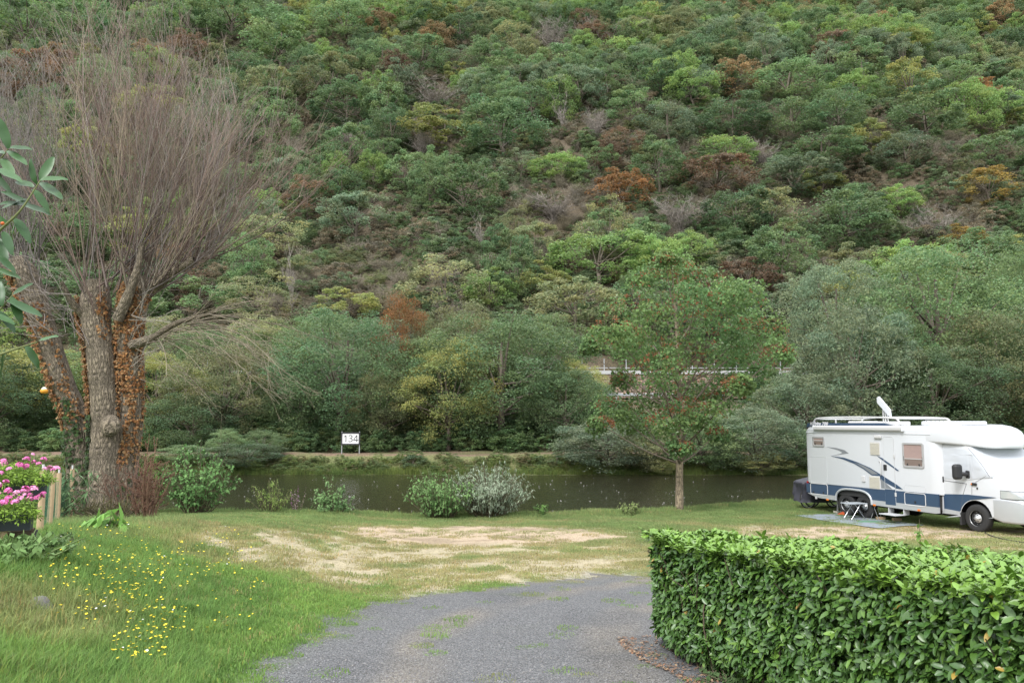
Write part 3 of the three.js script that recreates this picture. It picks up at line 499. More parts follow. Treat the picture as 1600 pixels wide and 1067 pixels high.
{
  const D0 = 22.4, R = rng(1201), o = V(at(160, 800, D0).x, 0, -D0); o.y = nearHeight(o.x, D0) - 0.05;
  const w = thing('willow_tree', 'big bare pollard willow with three trunks and masses of upright brown shoots', 'tree', o);
  const P = (px, py, dz = 0) => at(px, py, D0 + dz).sub(o);
  const ridges = (k, len) => 1 + 0.16 * (Math.abs(noise(k * 13, len * 0.9, 77) - 0.5) - 0.22) + 0.18 * (noise(k * 4, len * 0.5, 79) - 0.5) + 0.05 * (noise(k * 30, len * 2.5, 81) - 0.5);
  const trunk = (pts, rad) => { const p = smoothPath(pts, 46); const g = tube(new GB(), p, (t) => interp(rad, t), 44, [1, 1, 1], ridges, 3).build(false); g.computeVertexNormals(); mesh('trunk', g, willowBark, w); return { p, r: (t) => interp(rad, t) }; };
  const main = trunk([P(166, 830, 0), P(162, 770, 0), P(164, 690, 0), P(160, 610, 0), P(153, 540, 0), P(146, 490, 0.1), P(150, 440, 0.2)], [[0, 0.62], [0.12, 0.46], [0.35, 0.38], [0.7, 0.36], [0.88, 0.42], [1, 0.28]]);
  const right = trunk([P(186, 830, 0.3), P(190, 740, 0.3), P(200, 672, 0.3), P(203, 600, 0.3), P(201, 530, 0.3), P(209, 468, 0.3), P(218, 430, 0.3)], [[0, 0.5], [0.25, 0.34], [0.5, 0.36], [0.8, 0.36], [0.92, 0.42], [1, 0.25]]);
  const left = trunk([P(140, 830, 0.1), P(126, 730, 0.2), P(117, 655, 0.2), P(92, 590, 0.1), P(64, 508, 0), P(40, 440, -0.1), P(24, 405, -0.1)], [[0, 0.5], [0.2, 0.36], [0.4, 0.31], [0.7, 0.31], [0.9, 0.36], [1, 0.22]]);
  const limb = (pts, r0, r1) => mesh('branch', tube(new GB(), smoothPath(pts, 16), (t) => lerp(r0, r1, t), 10, [1, 1, 1], (k, l) => 1 + 0.25 * (noise(k * 5, l * 3, 83) - 0.5), 1).build(false), willowBark, w);
  limb([P(208, 470, 0.3), P(236, 448, 0.2), P(265, 428, 0), P(304, 406, -0.2)], 0.26, 0.1); limb([P(183, 500, -0.2), P(200, 460, -0.3), P(214, 420, -0.3), P(222, 380, -0.2)], 0.15, 0.07); limb([P(205, 540, 0), P(238, 528, -0.4), P(275, 505, -0.7), P(330, 490, -0.9)], 0.14, 0.04);
  limb([P(140, 505, 0), P(110, 470, -0.4), P(95, 440, -0.6)], 0.12, 0.05); limb([P(40, 445, 0), P(15, 425, 0.3), P(-15, 400, 0.5)], 0.16, 0.06);
  mesh('burr', new THREE.IcosahedronGeometry(0.26, 3).applyMatrix4(place(0, 0, 0, 1, 1.15, 0.7)).translate(...P(172, 665, -0.42).toArray()), willowBark, w);
  // shoots
  const G = new GB(), tones = [[0.33, 0.23, 0.195], [0.36, 0.28, 0.25], [0.38, 0.325, 0.305], [0.28, 0.195, 0.165], [0.37, 0.30, 0.225]];
  function shoot(s, ang, dep, L, r, tone, curl = 0.35, twigs = 6, droop = 0, forks = 0) {
    const d = V(Math.sin(ang), Math.cos(ang), 0).applyAxisAngle(V(0, 1, 0), dep), n = 7, pts = [], wob = V(R() - 0.5, 0, R() - 0.5).multiplyScalar(L * 0.13);
    for (let i = 0; i <= n; i++) { const t = i / n; pts.push(s.clone().addScaledVector(d, L * t * (1 - curl * t * 0.5)).add(V(0, (curl * 0.55 * t * t - droop * t * t) * L, 0)).addScaledVector(wob, Math.sin(t * (4 + wob.x * 3)))); }
    const cv = 0.55 + R() * 0.6, c = tone.map((q) => q * cv), old = clamp(r / 0.02, 0, 1) * 0.6; for (let f = 0; f < forks; f++) { const i = 1 + Math.floor(R() * 4); shoot(pts[i], ang * 0.75 + (R() - 0.5) * 0.9, dep + (R() - 0.5) * 1.6, L * (0.45 + R() * 0.3) * (1 - i / 14), r * 0.6, tone, 0.45, twigs, droop, 0); }
    tube(G, pts, (t) => r * lerp(1, 0.22, t), 4, [...c.map((q) => q * (1 - old)), ...c]);
    for (let k = 0; k < twigs; k++) {
      const i = 2 + Math.floor(R() * 5), b = pts[i].clone().lerp(pts[Math.min(n, i + 1)], R()), tg = pts[Math.min(n, i + 1)].clone().sub(pts[i - 1]).normalize(), [a, q, z] = onSphere(R), l = L * (0.1 + R() * 0.24);
      const e = tg.clone().add(V(a, q * 0.5 + 0.15 - droop * 1.2, z).multiplyScalar(0.8)).normalize(), m = b.clone().addScaledVector(e, l * 0.5).add(V(0, 0.02, 0)), f = b.clone().addScaledVector(e, l).add(V(0, l * (0.12 - droop), 0));
      tube(G, [b, m, f], (t) => Math.max(0.0035, r * 0.36) * lerp(1, 0.45, t), 3, c);
      for (let x = 0; x < 2; x++) { const [a2, q2, z2] = onSphere(R), b2 = m.clone().lerp(f, R()), l2 = l * 0.35; tube(G, [b2, b2.clone().addScaledVector(e, l2).add(V(a2 * l2 * 0.4, q2 * l2 * 0.3 + 0.02, z2 * l2 * 0.4))], () => 0.0032, 3, c); }
    }
  }
  const deg = Math.PI / 180, pick = () => tones[Math.floor(R() * 5)];
  for (let k = 0; k < 80; k++) { // main heads
    const q = R(), s = q < 0.5 ? P(128 + R() * 60, 420 + R() * 70, (R() - 0.5) * 1.0) : P(190 + R() * 48, 408 + R() * 60, (R() - 0.5) * 1.0 + 0.2);
    const a = (-45 + R() * 118) * deg * (0.45 + R() * 0.55), L = lerp(8.1, 4.8, clamp(Math.abs(a) / 0.9, 0, 1)) * (0.72 + R() * 0.34); shoot(s, a, (R() - 0.5) * 1.9, L, 0.010 + R() * R() * 0.024, pick(), 0.36, 9, 0, 2);
  }
  for (let k = 0; k < 66; k++) { const t = R(), s = P(lerp(215, 330, t), lerp(455, 395, t) + R() * 10, (R() - 0.5) * 0.6); shoot(s, (5 + R() * 58) * deg, (R() - 0.5) * 1.8, 3.4 + R() * 2.4, 0.009 + R() * 0.013, pick(), 0.42, 9, 0, 1); }
  for (let k = 0; k < 42; k++) { const s = P(8 + R() * 56, 395 + R() * 60, (R() - 0.5) * 0.7), a = (-45 + R() * 72) * deg; shoot(s, a, (R() - 0.5) * 1.8, 4.2 + R() * 2.2, 0.009 + R() * 0.013, [0.33, 0.29, 0.27], 0.32, 9, 0, 2); }
  for (let k = 0; k < 44; k++) { const t = R(), s = P(lerp(210, 330, t), lerp(545, 488, t), -0.4 - R() * 0.6); shoot(s, (58 + R() * 62) * deg, (R() - 0.5) * 2, 1.8 + R() * 2.0, 0.007 + R() * 0.008, [0.34, 0.285, 0.21], 0.1, 7, 0.25); }
  for (let k = 0; k < 40; k++) { const s = P(45 + R() * 100, 430 + R() * 110, -0.3 - R() * 0.3); shoot(s, (-100 + R() * 80) * deg, (R() - 0.5) * 2, 0.8 + R() * 1.4, 0.006 + R() * 0.006, tones[2], 0.1, 5, 0.15); }
  for (let k = 0; k < 24; k++) { const s = P(200 + R() * 20, 480 + R() * 120, -0.3); shoot(s, (20 + R() * 90) * deg, (R() - 0.5) * 2, 0.6 + R() * 1.2, 0.005 + R() * 0.005, [0.42, 0.38, 0.33], 0.2, 4, 0.1); }
  stuff(mesh('shoots', G.build(), std(1, 1, 1, 0.9, { vertexColors: true }), w)).userData.label = 'dense fan of brown and grey leafless shoots';
  // ivy on the trunks: dead and rust-coloured above, green near the ground
  function ivy(name, runs, cols, label, size) {
    const H = new GB();
    for (const [tr, t0, t1, a0, a1, n] of runs) for (let k = 0; k < n; k++) {
      const t = lerp(t0, t1, R()), a = lerp(a0, a1, R()), q = tr.p[Math.round(t * 46)], cl = noise(t * 22, a * 3, 91 + n); if (cl < 0.36) continue;
      const dx = Math.cos(a), dz = Math.sin(a), rr = tr.r(t) * 1.0 + R() * 0.09, [e, f, g] = onSphere(R), c = cols[Math.floor(R() * cols.length)], v = 0.65 + R() * 0.7, s = size * (0.6 + R() * 0.7);
      const nx = dx + e * 0.8, ny = f * 0.8 + 0.3, nz = dz + g * 0.8, l = Math.hypot(nx, ny, nz);
      leaf(H, q.x + dx * rr, q.y + (R() - 0.5) * 0.12, q.z + dz * rr, nx / l, ny / l, nz / l, e, -1.2, g, s, s * 0.85, 0.1, dx, 0.2, dz, 0.3, c[0] * v, c[1] * v, c[2] * v);
    }
    const m = stuff(mesh(name, H.build(), leafMat(1, 1, 1), w)); m.userData.label = label;
  }
  const rust = [[0.36, 0.17, 0.065], [0.40, 0.22, 0.09], [0.26, 0.125, 0.055], [0.44, 0.28, 0.14]], green = [[0.06, 0.11, 0.035], [0.085, 0.15, 0.045], [0.05, 0.085, 0.035]];
  const fr = Math.PI / 2; // towards the camera
  ivy('dead_ivy', [[right, 0.2, 0.93, fr - 1.7, fr + 1.9, 5200], [main, 0.42, 0.92, fr + 0.75, fr + 2.0, 1900], [left, 0.3, 0.9, fr + 0.2, fr + 2.1, 2200], [left, 0.3, 0.75, fr - 1.2, fr - 0.1, 350], [main, 0.7, 0.95, fr - 1.4, fr - 0.6, 200]], rust, 'withered rust-orange ivy clinging to the trunks', 0.08);
  ivy('green_ivy', [[left, 0.05, 0.42, fr - 0.6, fr + 2.0, 900], [main, 0.04, 0.42, fr + 0.7, fr + 1.9, 900], [right, 0.02, 0.15, fr - 1.6, fr + 1.4, 250]], green, 'green ivy at the foot of the trunks', 0.1);
}
// ---------------------------------------------------------------- the maple on the bank
{
  const D0 = 27.0, b = at(1062, 800, D0), y = nearHeight(b.x, D0), o = V(b.x, y - 0.05, -D0), t = thing('maple_tree', 'slender maple with rust-brown seed clusters and a pale trunk on the river bank', 'tree', o), R = rng(515);
  const L = [[1060, 428, 34], [1028, 448, 44], [1100, 452, 44], [1150, 478, 44], [990, 488, 44], [1060, 498, 52], [1112, 515, 48], [958, 520, 34], [1190, 520, 40], [938, 540, 22], [1216, 552, 22], [1000, 542, 42], [1060, 566, 48], [1130, 560, 46], [1180, 566, 32], [1092, 606, 40], [1030, 616, 38], [978, 598, 26], [958, 640, 32], [1000, 656, 38], [940, 664, 20], [1046, 660, 34], [1100, 650, 30], [1134, 618, 32], [1064, 700, 18], [1120, 676, 16], [1040, 408, 18], [1085, 480, 40], [1030, 580, 40], [920, 548, 14], [1160, 520, 40], [1150, 600, 20], [1072, 640, 30]].map(([px, py, r]) => { const z = (R() - 0.5) * 5.4 * Math.sqrt(Math.max(0, 1 - ((px - 1065) / 190) ** 2)), q = at(px, py, D0 - z).sub(o); return [q.x, q.y, q.z, r * D0 / FOCAL * 1.05]; });
  for (let k = 0; k < 10; k++) { const a = R() * 6.28, q = at(1065, 480 + R() * 160, D0).sub(o); L.push([q.x + Math.cos(a) * 1.6, q.y, q.z + Math.sin(a) * 2.4, 0.75]); }
  const c = crownGeo(516, { given: L, subs: 9, leaves: 72, size: 0.102, aspect: 0.8, y1: 8.5, y0: 2, tint: 0.15, mixn: 0.3 });
  mesh('crown', c.geo, softLeaf(0.15, 0.245, 0.085, 0.4), t);
  const G = new GB(), pale = new GB();
  const axis = smoothPath([V(0, -0.1, 0), V(0.02, 1.0, 0), V(0.06, 2.2, 0), V(0.05, 4.2, 0.1), V(-0.02, 6.4, 0.1), V(-0.1, 8.1, 0)], 24);
  mesh('trunk', tube(new GB(), axis, (s) => interp([[0, 0.17], [0.05, 0.135], [0.3, 0.115], [0.6, 0.07], [1, 0.015]], s), 12, [1, 1, 1], (k, l) => 1 + 0.2 * (noise(k * 6, l * 1.5, 5) - 0.5), 1).build(false), new THREE.MeshStandardMaterial({ color: RGB(1, 0.9, 0.74), map: barkMap, roughness: 0.95, bumpMap: barkBump, bumpScale: 0.015 }), t);
  L.forEach(([x, yy, z, r], i) => { const s = clamp(yy * 0.78, 2.5, 7), a = axis[Math.round(s / 8.2 * 24)]; tube(G, smoothPath([a, V(lerp(a.x, x, 0.45), lerp(a.y, yy, 0.35), lerp(a.z, z, 0.45)), V(x, yy, z)], 7), (q) => lerp(0.036, 0.009, q), 5); });
  mesh('branches', G.build(false), std(0.15, 0.12, 0.09, 0.95), t);
  const S = new GB();
  for (let k = 0; k < 2100; k++) {
    const [lx, ly, lz, lr] = L[Math.floor(R() * 33)], [a, q, z] = onSphere(R), x = lx + a * lr * 1.0, yy = ly + Math.abs(q) * lr * 0.75 - lr * 0.1, zz = lz + z * lr * 1.0, v = 0.7 + R() * 0.6, n = 2 + Math.floor(R() * 3);
    for (let j = 0; j < n; j++) { const [e, f, g] = onSphere(R); leaf(S, x + e * 0.06, yy + f * 0.06, zz + g * 0.06, e, f, g, g, -1, e, 0.075, 0.045, 0.1, a, 0.3, z, 0.3, 0.30 * v, 0.12 * v, 0.055 * v); }
  }
  stuff(mesh('seed_clusters', S.build(), leafMat(1, 1, 1), t)).userData.label = 'rust-brown hanging seed clusters';
}
// ---------------------------------------------------------------- bushes and herbs: stems set with leaves
function bush(name, label, category, px, py, D, { w, h, stems, leaves, len, wid, col, alt = col, lean = 0.5, twigs = 4, group, soft = 0.3, stemCol = [0.12, 0.1, 0.06], seed = 1, y = null, tipsOnly = 0.12, droop = 0.2 }) {
  const R = rng(seed * 131 + 7), b = at(px, py, D), o = V(b.x, y ?? nearHeight(b.x, D) - 0.03, -D), t = thing(name, label, category, o, group), G = new GB(), S = new GB();
  for (let k = 0; k < stems; k++) {
    const a = R() * 6.283, e = Math.sqrt(R()), hh = h * (1 - lean * e * e * 0.75) * (0.72 + R() * 0.36), x = Math.cos(a) * e * w / 2, z = Math.sin(a) * e * w / 2;
    const pts = smoothPath([V(x * 0.25, 0, z * 0.25), V(x * 0.6 + (R() - 0.5) * 0.1, hh * 0.5, z * 0.6 + (R() - 0.5) * 0.1), V(x, hh, z)], 10), paths = [pts];
    tube(S, pts, (q) => lerp(0.012, 0.003, q) * (w > 1 ? 1.4 : 0.8), 4, stemCol);
    for (let j = 0; j < twigs; j++) { const i = 2 + Math.floor(R() * 7), [p, q, z2] = onSphere(R), l = h * (0.1 + R() * 0.16); const e2 = pts[i].clone().add(V(p * l, (Math.abs(q) * 0.8 + 0.2) * l, z2 * l)), tw = [pts[i], pts[i].clone().lerp(e2, 0.5), e2]; tube(S, tw, () => 0.004, 3, stemCol); paths.push(tw); }
    const tone = R();
    for (const p of paths) for (let j = 0; j < leaves; j++) {
      const s = tipsOnly + (1 - tipsOnly) * Math.pow(R(), 0.8), f = s * (p.length - 1), i = Math.min(p.length - 2, Math.floor(f)), q = p[i].clone().lerp(p[i + 1], f - i), [ax, ay, az] = onSphere(R), out = V(q.x, 0, q.z).normalize();
      const n = V(ax * 0.7 + out.x * 0.35, 0.55 + ay * 0.5, az * 0.7 + out.z * 0.35).normalize(), d = V(ax + out.x * 0.4, 0.35 - droop + (R() - 0.5) * 0.6, az + out.z * 0.4), v = 0.75 + R() * 0.5, m = clamp(tone * 0.6 + R() * 0.4, 0, 1), sz = len * (0.6 + R() * 0.6);
      leaf(G, q.x, q.y, q.z, n.x, n.y, n.z, d.x, d.y, d.z, sz, sz * wid / len, 0.08, out.x * 0.6, 0.7, out.z * 0.6, 0.25, lerp(col[0], alt[0], m) * v, lerp(col[1], alt[1], m) * v, lerp(col[2], alt[2], m) * v);
    }
  }
  mesh('stems', S.build(), std(1, 1, 1, 0.9, { vertexColors: true }), t); mesh('foliage', G.build(), soft ? softLeaf(1, 1, 1, soft) : leafMat(1, 1, 1), t);
  return t;
}
bush('alder_bush', 'full leafy green alder bush on the bank right of the willow', 'bush', 308, 806, 23.2, { w: 2.4, h: 2.0, stems: 42, leaves: 9, len: 0.1, wid: 0.075, col: [0.11, 0.23, 0.075], alt: [0.19, 0.34, 0.115], twigs: 6, seed: 1 });
bush('alder_bush', 'leafy green growth tucked between the willow trunk and the big alder bush', 'bush', 235, 800, 24.2, { w: 1.3, h: 1.9, stems: 20, leaves: 9, len: 0.1, wid: 0.07, col: [0.14, 0.27, 0.075], alt: [0.22, 0.36, 0.09], twigs: 5, seed: 2 });
bush('willowherb_clump', 'loose upright yellow-green herbs on the bank', 'herb', 420, 808, 24.6, { w: 1.4, h: 1.1, stems: 30, leaves: 26, len: 0.085, wid: 0.022, col: [0.2, 0.31, 0.075], alt: [0.28, 0.35, 0.11], twigs: 1, lean: 0.6, seed: 3 });
bush('alder_bush', 'small conical green bush on the bank below the river sign', 'bush', 515, 806, 24.8, { w: 1.4, h: 1.3, stems: 22, leaves: 8, len: 0.09, wid: 0.068, col: [0.14, 0.26, 0.095], alt: [0.22, 0.35, 0.14], twigs: 5, lean: 0.95, seed: 4 });
bush('willow_bush', 'green half of the bush clump in the middle of the bank', 'bush', 690, 808, 25.2, { w: 2.5, h: 1.6, stems: 66, leaves: 9, len: 0.1, wid: 0.05, col: [0.15, 0.28, 0.09], alt: [0.21, 0.34, 0.13], twigs: 6, lean: 0.5, seed: 5 });
bush('willow_bush', 'silvery narrow-leaved willow bush in the middle of the bank', 'bush', 762, 810, 25.4, { w: 3.0, h: 1.9, stems: 96, leaves: 12, len: 0.12, wid: 0.028, col: [0.24, 0.32, 0.2], alt: [0.38, 0.44, 0.33], twigs: 6, lean: 0.75, seed: 6 });
bush('alder_bush', 'tiny green sprig right of the silvery willow bush', 'bush', 846, 806, 25.6, { w: 0.55, h: 0.52, stems: 9, leaves: 7, len: 0.09, wid: 0.06, col: [0.12, 0.22, 0.06], twigs: 3, seed: 7 });
bush('willowherb_clump', 'sparse yellowish herbs on the bank left of the maple', 'herb', 985, 804, 26.0, { w: 1.0, h: 0.5, stems: 14, leaves: 10, len: 0.09, wid: 0.04, col: [0.19, 0.27, 0.08], alt: [0.26, 0.3, 0.13], twigs: 2, seed: 8 });
bush('loosestrife', 'slim purple loosestrife spikes beside the small conical bush', 'flower', 466, 808, 24.6, { w: 0.7, h: 0.85, stems: 11, leaves: 18, len: 0.05, wid: 0.03, col: [0.40, 0.16, 0.36], alt: [0.17, 0.22, 0.08], twigs: 0, tipsOnly: 0.3, seed: 9 });
bush('dock_stalks', 'rusty dead dock stalks in front of the willow', 'herb', 226, 824, 17.4, { w: 1.1, h: 1.75, stems: 17, leaves: 34, len: 0.035, wid: 0.022, col: [0.19, 0.09, 0.055], alt: [0.14, 0.075, 0.05], twigs: 6, tipsOnly: 0.25, stemCol: [0.2, 0.12, 0.075], seed: 10, soft: 0 });
bush('dock_stalks', 'reddish brown brush leaning at the right foot of the willow', 'herb', 200, 812, 20.5, { w: 1.5, h: 1.7, stems: 26, leaves: 22, len: 0.035, wid: 0.02, col: [0.17, 0.085, 0.055], alt: [0.13, 0.08, 0.055], twigs: 6, tipsOnly: 0.2, stemCol: [0.17, 0.1, 0.07], seed: 11, soft: 0 });
bush('dry_grass_tuft', 'straw-coloured dry grass around the foot of the willow', 'grass', 180, 828, 18.3, { w: 2.2, h: 0.55, stems: 90, leaves: 5, len: 0.3, wid: 0.014, col: [0.24, 0.21, 0.10], alt: [0.14, 0.15, 0.06], twigs: 0, droop: 0, seed: 12, tipsOnly: 0 });
bush('horseradish_plant', 'bright green broad-leaved plant in the grass before the willow', 'plant', 162, 850, 13.3, { w: 0.8, h: 0.4, stems: 18, leaves: 5, len: 0.34, wid: 0.11, col: [0.22, 0.42, 0.09], alt: [0.17, 0.34, 0.075], twigs: 0, droop: 0.25, seed: 13 });
bush('oleander_bush', 'narrow-leaved green shrub behind the geranium boxes', 'bush', 62, 800, 17.5, { w: 2.4, h: 1.55, stems: 34, leaves: 13, len: 0.2, wid: 0.04, col: [0.09, 0.17, 0.07], alt: [0.15, 0.24, 0.11], twigs: 3, seed: 14 });
bush('weed_clump', 'rank green weeds below the geranium boxes at the left edge', 'weeds', 18, 890, 8.6, { w: 1.3, h: 0.34, stems: 60, leaves: 9, len: 0.09, wid: 0.05, col: [0.14, 0.25, 0.08], alt: [0.2, 0.31, 0.11], twigs: 2, stemCol: [0.14, 0.2, 0.07], seed: 15 });
bush('weed_clump', 'low weeds at the foot of the stake fence', 'weeds', 75, 858, 10.6, { w: 0.9, h: 0.22, stems: 40, leaves: 7, len: 0.07, wid: 0.035, col: [0.11, 0.19, 0.07], alt: [0.17, 0.24, 0.09], twigs: 2, seed: 16 });
// ---------------------------------------------------------------- stake fence, geranium boxes
{
  const wood = new THREE.MeshStandardMaterial({ color: RGB(0.5, 0.36, 0.22), roughness: 0.85, bumpMap: barkBump, bumpScale: 0.004 }), R = rng(77);
  const stakes = [[60, 843, 735, 12.0], [75, 828, 736, 14.3], [88, 820, 739, 16.4], [108, 815, 733, 18.6]];
  const p0 = at(60, 843, 12), o = V(p0.x, nearHeight(p0.x, 12), -12), f = thing('stake_fence', 'fence of round wooden stakes with green netting beside the willow', 'fence', o), tops = [];
  const cap = std(0.6, 0.6, 0.6, 0.6);
  for (const [px, pb, pt, D] of stakes) {
    const b = at(px, pb, D), y = nearHeight(b.x, D), h = at(px, pt, D).y - y, s = mesh('stake', tubeGeo([V(0, -0.15, 0), V(0.005, h * 0.5, 0), V(0, h, 0), V(0, h + 0.004, 0)], (t) => [0.048, 0.046, 0.045, 0.005][Math.round(t * 3)], 10), wood, f);
    s.position.set(b.x - o.x, y - o.y, -D - o.z); s.rotation.z = (R() - 0.5) * 0.06; mesh('insulator', new THREE.CylinderGeometry(0.018, 0.018, 0.09, 8).translate(0, h + 0.04, 0), cap, s); tops.push([b.x - o.x, y - o.y, -D - o.z, h]);
  }
  const N = new GB();
  for (let k = 0; k < tops.length - 1; k++) {
    const [ax, ay, az, ah] = tops[k], [bx, by, bz, bh] = tops[k + 1], n = Math.round(Math.hypot(bx - ax, bz - az) / 0.11);
    for (let i = 0; i <= n; i++) { const t = i / n, x = lerp(ax, bx, t), z = lerp(az, bz, t), y = lerp(ay, by, t); tube(N, [V(x, y + 0.02, z), V(x, y + lerp(ah, bh, t) * 0.85, z)], () => 0.0018, 3); }
    for (let j = 0; j <= 9; j++) { const t = j / 9 * 0.85; tube(N, [V(ax, ay + 0.02 + ah * t, az), V(bx, by + 0.02 + bh * t, bz)], () => 0.0018, 3); }
  }
  stuff(mesh('netting', N.build(false), std(0.05, 0.17, 0.1, 0.7), f)).userData.label = 'dark green plastic netting';
  // stand of dark posts with a wooden rail that carries the boxes
  const D1 = 9.3, c = at(10, 840, D1), s = thing('planter_stand', 'weathered wooden rail on dark posts under the geranium boxes', 'rail', V(c.x, nearHeight(c.x, D1), -D1)), dark = std(0.045, 0.045, 0.05, 0.8), ry = at(10, 838, D1).y - s.position.y;
  const grey = new THREE.MeshStandardMaterial({ color: RGB(0.6, 0.5, 0.4), map: barkMap, roughness: 0.9 });
  mesh('rail', tubeGeo([V(-0.95, ry - 0.1, 0.28), V(-0.3, ry - 0.04, 0.1), V(0.24, ry + 0.03, -0.12)], 0.055, 10), grey, s);
  for (const [x, z] of [[0.2, -0.14], [-0.12, 0.08], [-0.55, 0.2]]) mesh('post', new THREE.CylinderGeometry(0.055, 0.055, ry + 0.25, 10).translate(x, (ry - 0.05) / 2 - 0.05, z), dark, s);
  mesh('post', new THREE.CylinderGeometry(0.04, 0.04, 0.5, 10).translate(0.06, 0.1, 0.16), wood, s);
  function geranium(label, px, py, D, w, d, hgt, heads, seed, floor) {
    const R = rng(seed), b = at(px, py, D), g = thing('geranium_box', label, 'flower box', V(b.x, b.y, -D), 'geranium boxes on the rail');
    g.rotation.y = 0.35;
    const sh = new THREE.Shape([[-d / 2 + 0.025, 0], [d / 2 - 0.025, 0], [d / 2, 0.155], [d / 2 + 0.012, 0.155], [d / 2 + 0.012, 0.175], [-d / 2 - 0.012, 0.175], [-d / 2 - 0.012, 0.155], [-d / 2, 0.155]].map((q) => new THREE.Vector2(...q)));
    const bx = new THREE.ExtrudeGeometry(sh, { depth: w, bevelEnabled: true, bevelSize: 0.004, bevelThickness: 0.004, bevelSegments: 1 }); bx.translate(0, 0, -w / 2); bx.rotateY(Math.PI / 2);
    mesh('box', bx, std(0.05, 0.06, 0.07, 0.55), g);
    const F = new GB(), S = new GB();
    for (let k = 0; k < 1100; k++) {
      const e = R() * 6.28, q = Math.sqrt(R()), x = Math.cos(e) * q * w * 0.62, z = Math.sin(e) * q * (d * 0.5 + 0.22), y = 0.17 + R() * hgt * 0.85 * (1 - q * q * 0.7) - 0.05 * q * q, [a, n, c2] = onSphere(R), v = 0.7 + R() * 0.6;
      for (let j = 0; j < 3; j++) { const [a2, n2, c3] = onSphere(R); leaf(F, x + a2 * 0.03, y + n2 * 0.03, z + c3 * 0.03, a * 0.5 + a2 * 0.3, 0.6 + n2 * 0.4, c2 * 0.5 + c3 * 0.3, a2, n2, c3, 0.034 + R() * 0.024, 0.026, 0.1, x, 0.4, z, 0.3, 0.24 * v, 0.37 * v, 0.06 * v); }
    }
    mesh('foliage', F.build(), softLeaf(1, 1, 1, 0.35), g);
    const pink = [std(0.76, 0.24, 0.5, 0.7), std(0.8, 0.36, 0.58, 0.7), std(0.72, 0.17, 0.44, 0.7)];
    const heads3 = [1, 2, 3].map((q) => { const H = new GB(), Q = rng(seed * 7 + q); for (let k = 0; k < 34; k++) { const [a, n, c2] = onSphere(Q), y = Math.abs(n) * 0.8 - 0.1; leaf(H, a * 0.035, y * 0.035, c2 * 0.035, a, y + 0.3, c2, Q() - 0.5, 0.2, Q() - 0.5, 0.034, 0.03, 0.15, a, y, c2, 0.3, 1, 1, 1); } return H.build(false); });
    for (let k = 0; k < heads; k++) {
      const e = R() * 6.28, q = Math.sqrt(R()), x = Math.cos(e) * q * w * 0.66 + 0.04, z = Math.sin(e) * q * (d * 0.5 + 0.26), y = 0.2 + hgt * (0.5 + R() * 0.7) * (1 - q * q * 0.62), h = mesh('flower_head', heads3[k % 3], pink[Math.floor(R() * 3)], g); pink.forEach((m) => { m.side = THREE.DoubleSide; });
      h.position.set(x, y, z); h.rotation.set((R() - 0.5), R() * 6, (R() - 0.5)); h.scale.setScalar(0.6 + R() * 0.5); tube(S, [V(x * 0.7, y - 0.18, z * 0.7), V(x * 0.95, y - 0.06, z * 0.95), V(x, y, z)], () => 0.004, 4);
    }
    mesh('stems', S.build(false), std(0.14, 0.24, 0.05, 0.8), g);
  }
  geranium('front flower box overflowing with pink geraniums at the left edge', -16, 829, 9.1, 0.78, 0.19, 0.3, 46, 5);
  geranium('rear flower box with pink geraniums behind the front one', 18, 772, 10.2, 0.72, 0.18, 0.26, 24, 6);
  // support of the rear box
  const c2 = at(22, 790, 10.2), s2 = thing('box_bracket', 'dark post carrying the rear geranium box', 'post', V(c2.x, nearHeight(c2.x, 10.2), -10.2)); const h2 = at(22, 772, 10.2).y - s2.position.y;
  mesh('post', new THREE.CylinderGeometry(0.045, 0.05, h2 + 0.2, 10).translate(0, h2 / 2 - 0.1, 0), dark, s2); mesh('plate', new THREE.BoxGeometry(0.5, 0.03, 0.16).translate(0, h2 - 0.016, 0), dark, s2);
  // little orange lantern hanging from the willow
  const lp = at(68, 610, 20.5), la = thing('hanging_lantern', 'small orange and white lantern hanging left of the willow trunk', 'lantern', lp); la.scale.setScalar(0.62);
  mesh('body', new THREE.LatheGeometry([[0, -0.13], [0.11, -0.12], [0.15, -0.04], [0.14, 0.02], [0.09, 0.05]].map((q) => new THREE.Vector2(...q)), 16), std(0.75, 0.32, 0.03, 0.5), la);
  mesh('cap', new THREE.LatheGeometry([[0.1, 0.04], [0.1, 0.07], [0.05, 0.13], [0.0, 0.14]].map((q) => new THREE.Vector2(...q)), 14), std(0.72, 0.68, 0.6, 0.5), la);
  mesh('cord', tubeGeo([V(0, 0.13, 0), V(0.05, 0.7, -0.4), V(0.15, 1.6, -1.2)], 0.006, 4), dark, la);
}
// ---------------------------------------------------------------- cherry-laurel hedge
function laurelLeaf(len, wid, curl, n = 4) { // along +z, face up; folded along the midrib
  const G = new GB();
  for (let i = 0; i <= n; i++) { const t = i / n, w = wid / 2 * Math.pow(Math.sin(Math.PI * Math.pow(lerp(0.03, 0.965, t), 0.95)), 0.62), y = -curl * len * t * t + 0.02 * len * Math.sin(t * 9), z = t * len; G.v(-w, y + w * 0.28, z, 0, 1, 0); G.v(0, y, z, 0, 1, 0); G.v(w, y + w * 0.28, z, 0, 1, 0); }
  for (let i = 0; i < n; i++) { const a = i * 3; G.i.push(a, a + 3, a + 1, a + 1, a + 3, a + 4, a + 1, a + 4, a + 2, a + 2, a + 4, a + 5); }
  const g = G.build(false); g.computeVertexNormals(); return g;
}
const laurel = [laurelLeaf(0.066, 0.031, 0.18), laurelLeaf(0.054, 0.026, 0.05), laurelLeaf(0.076, 0.034, 0.3)];
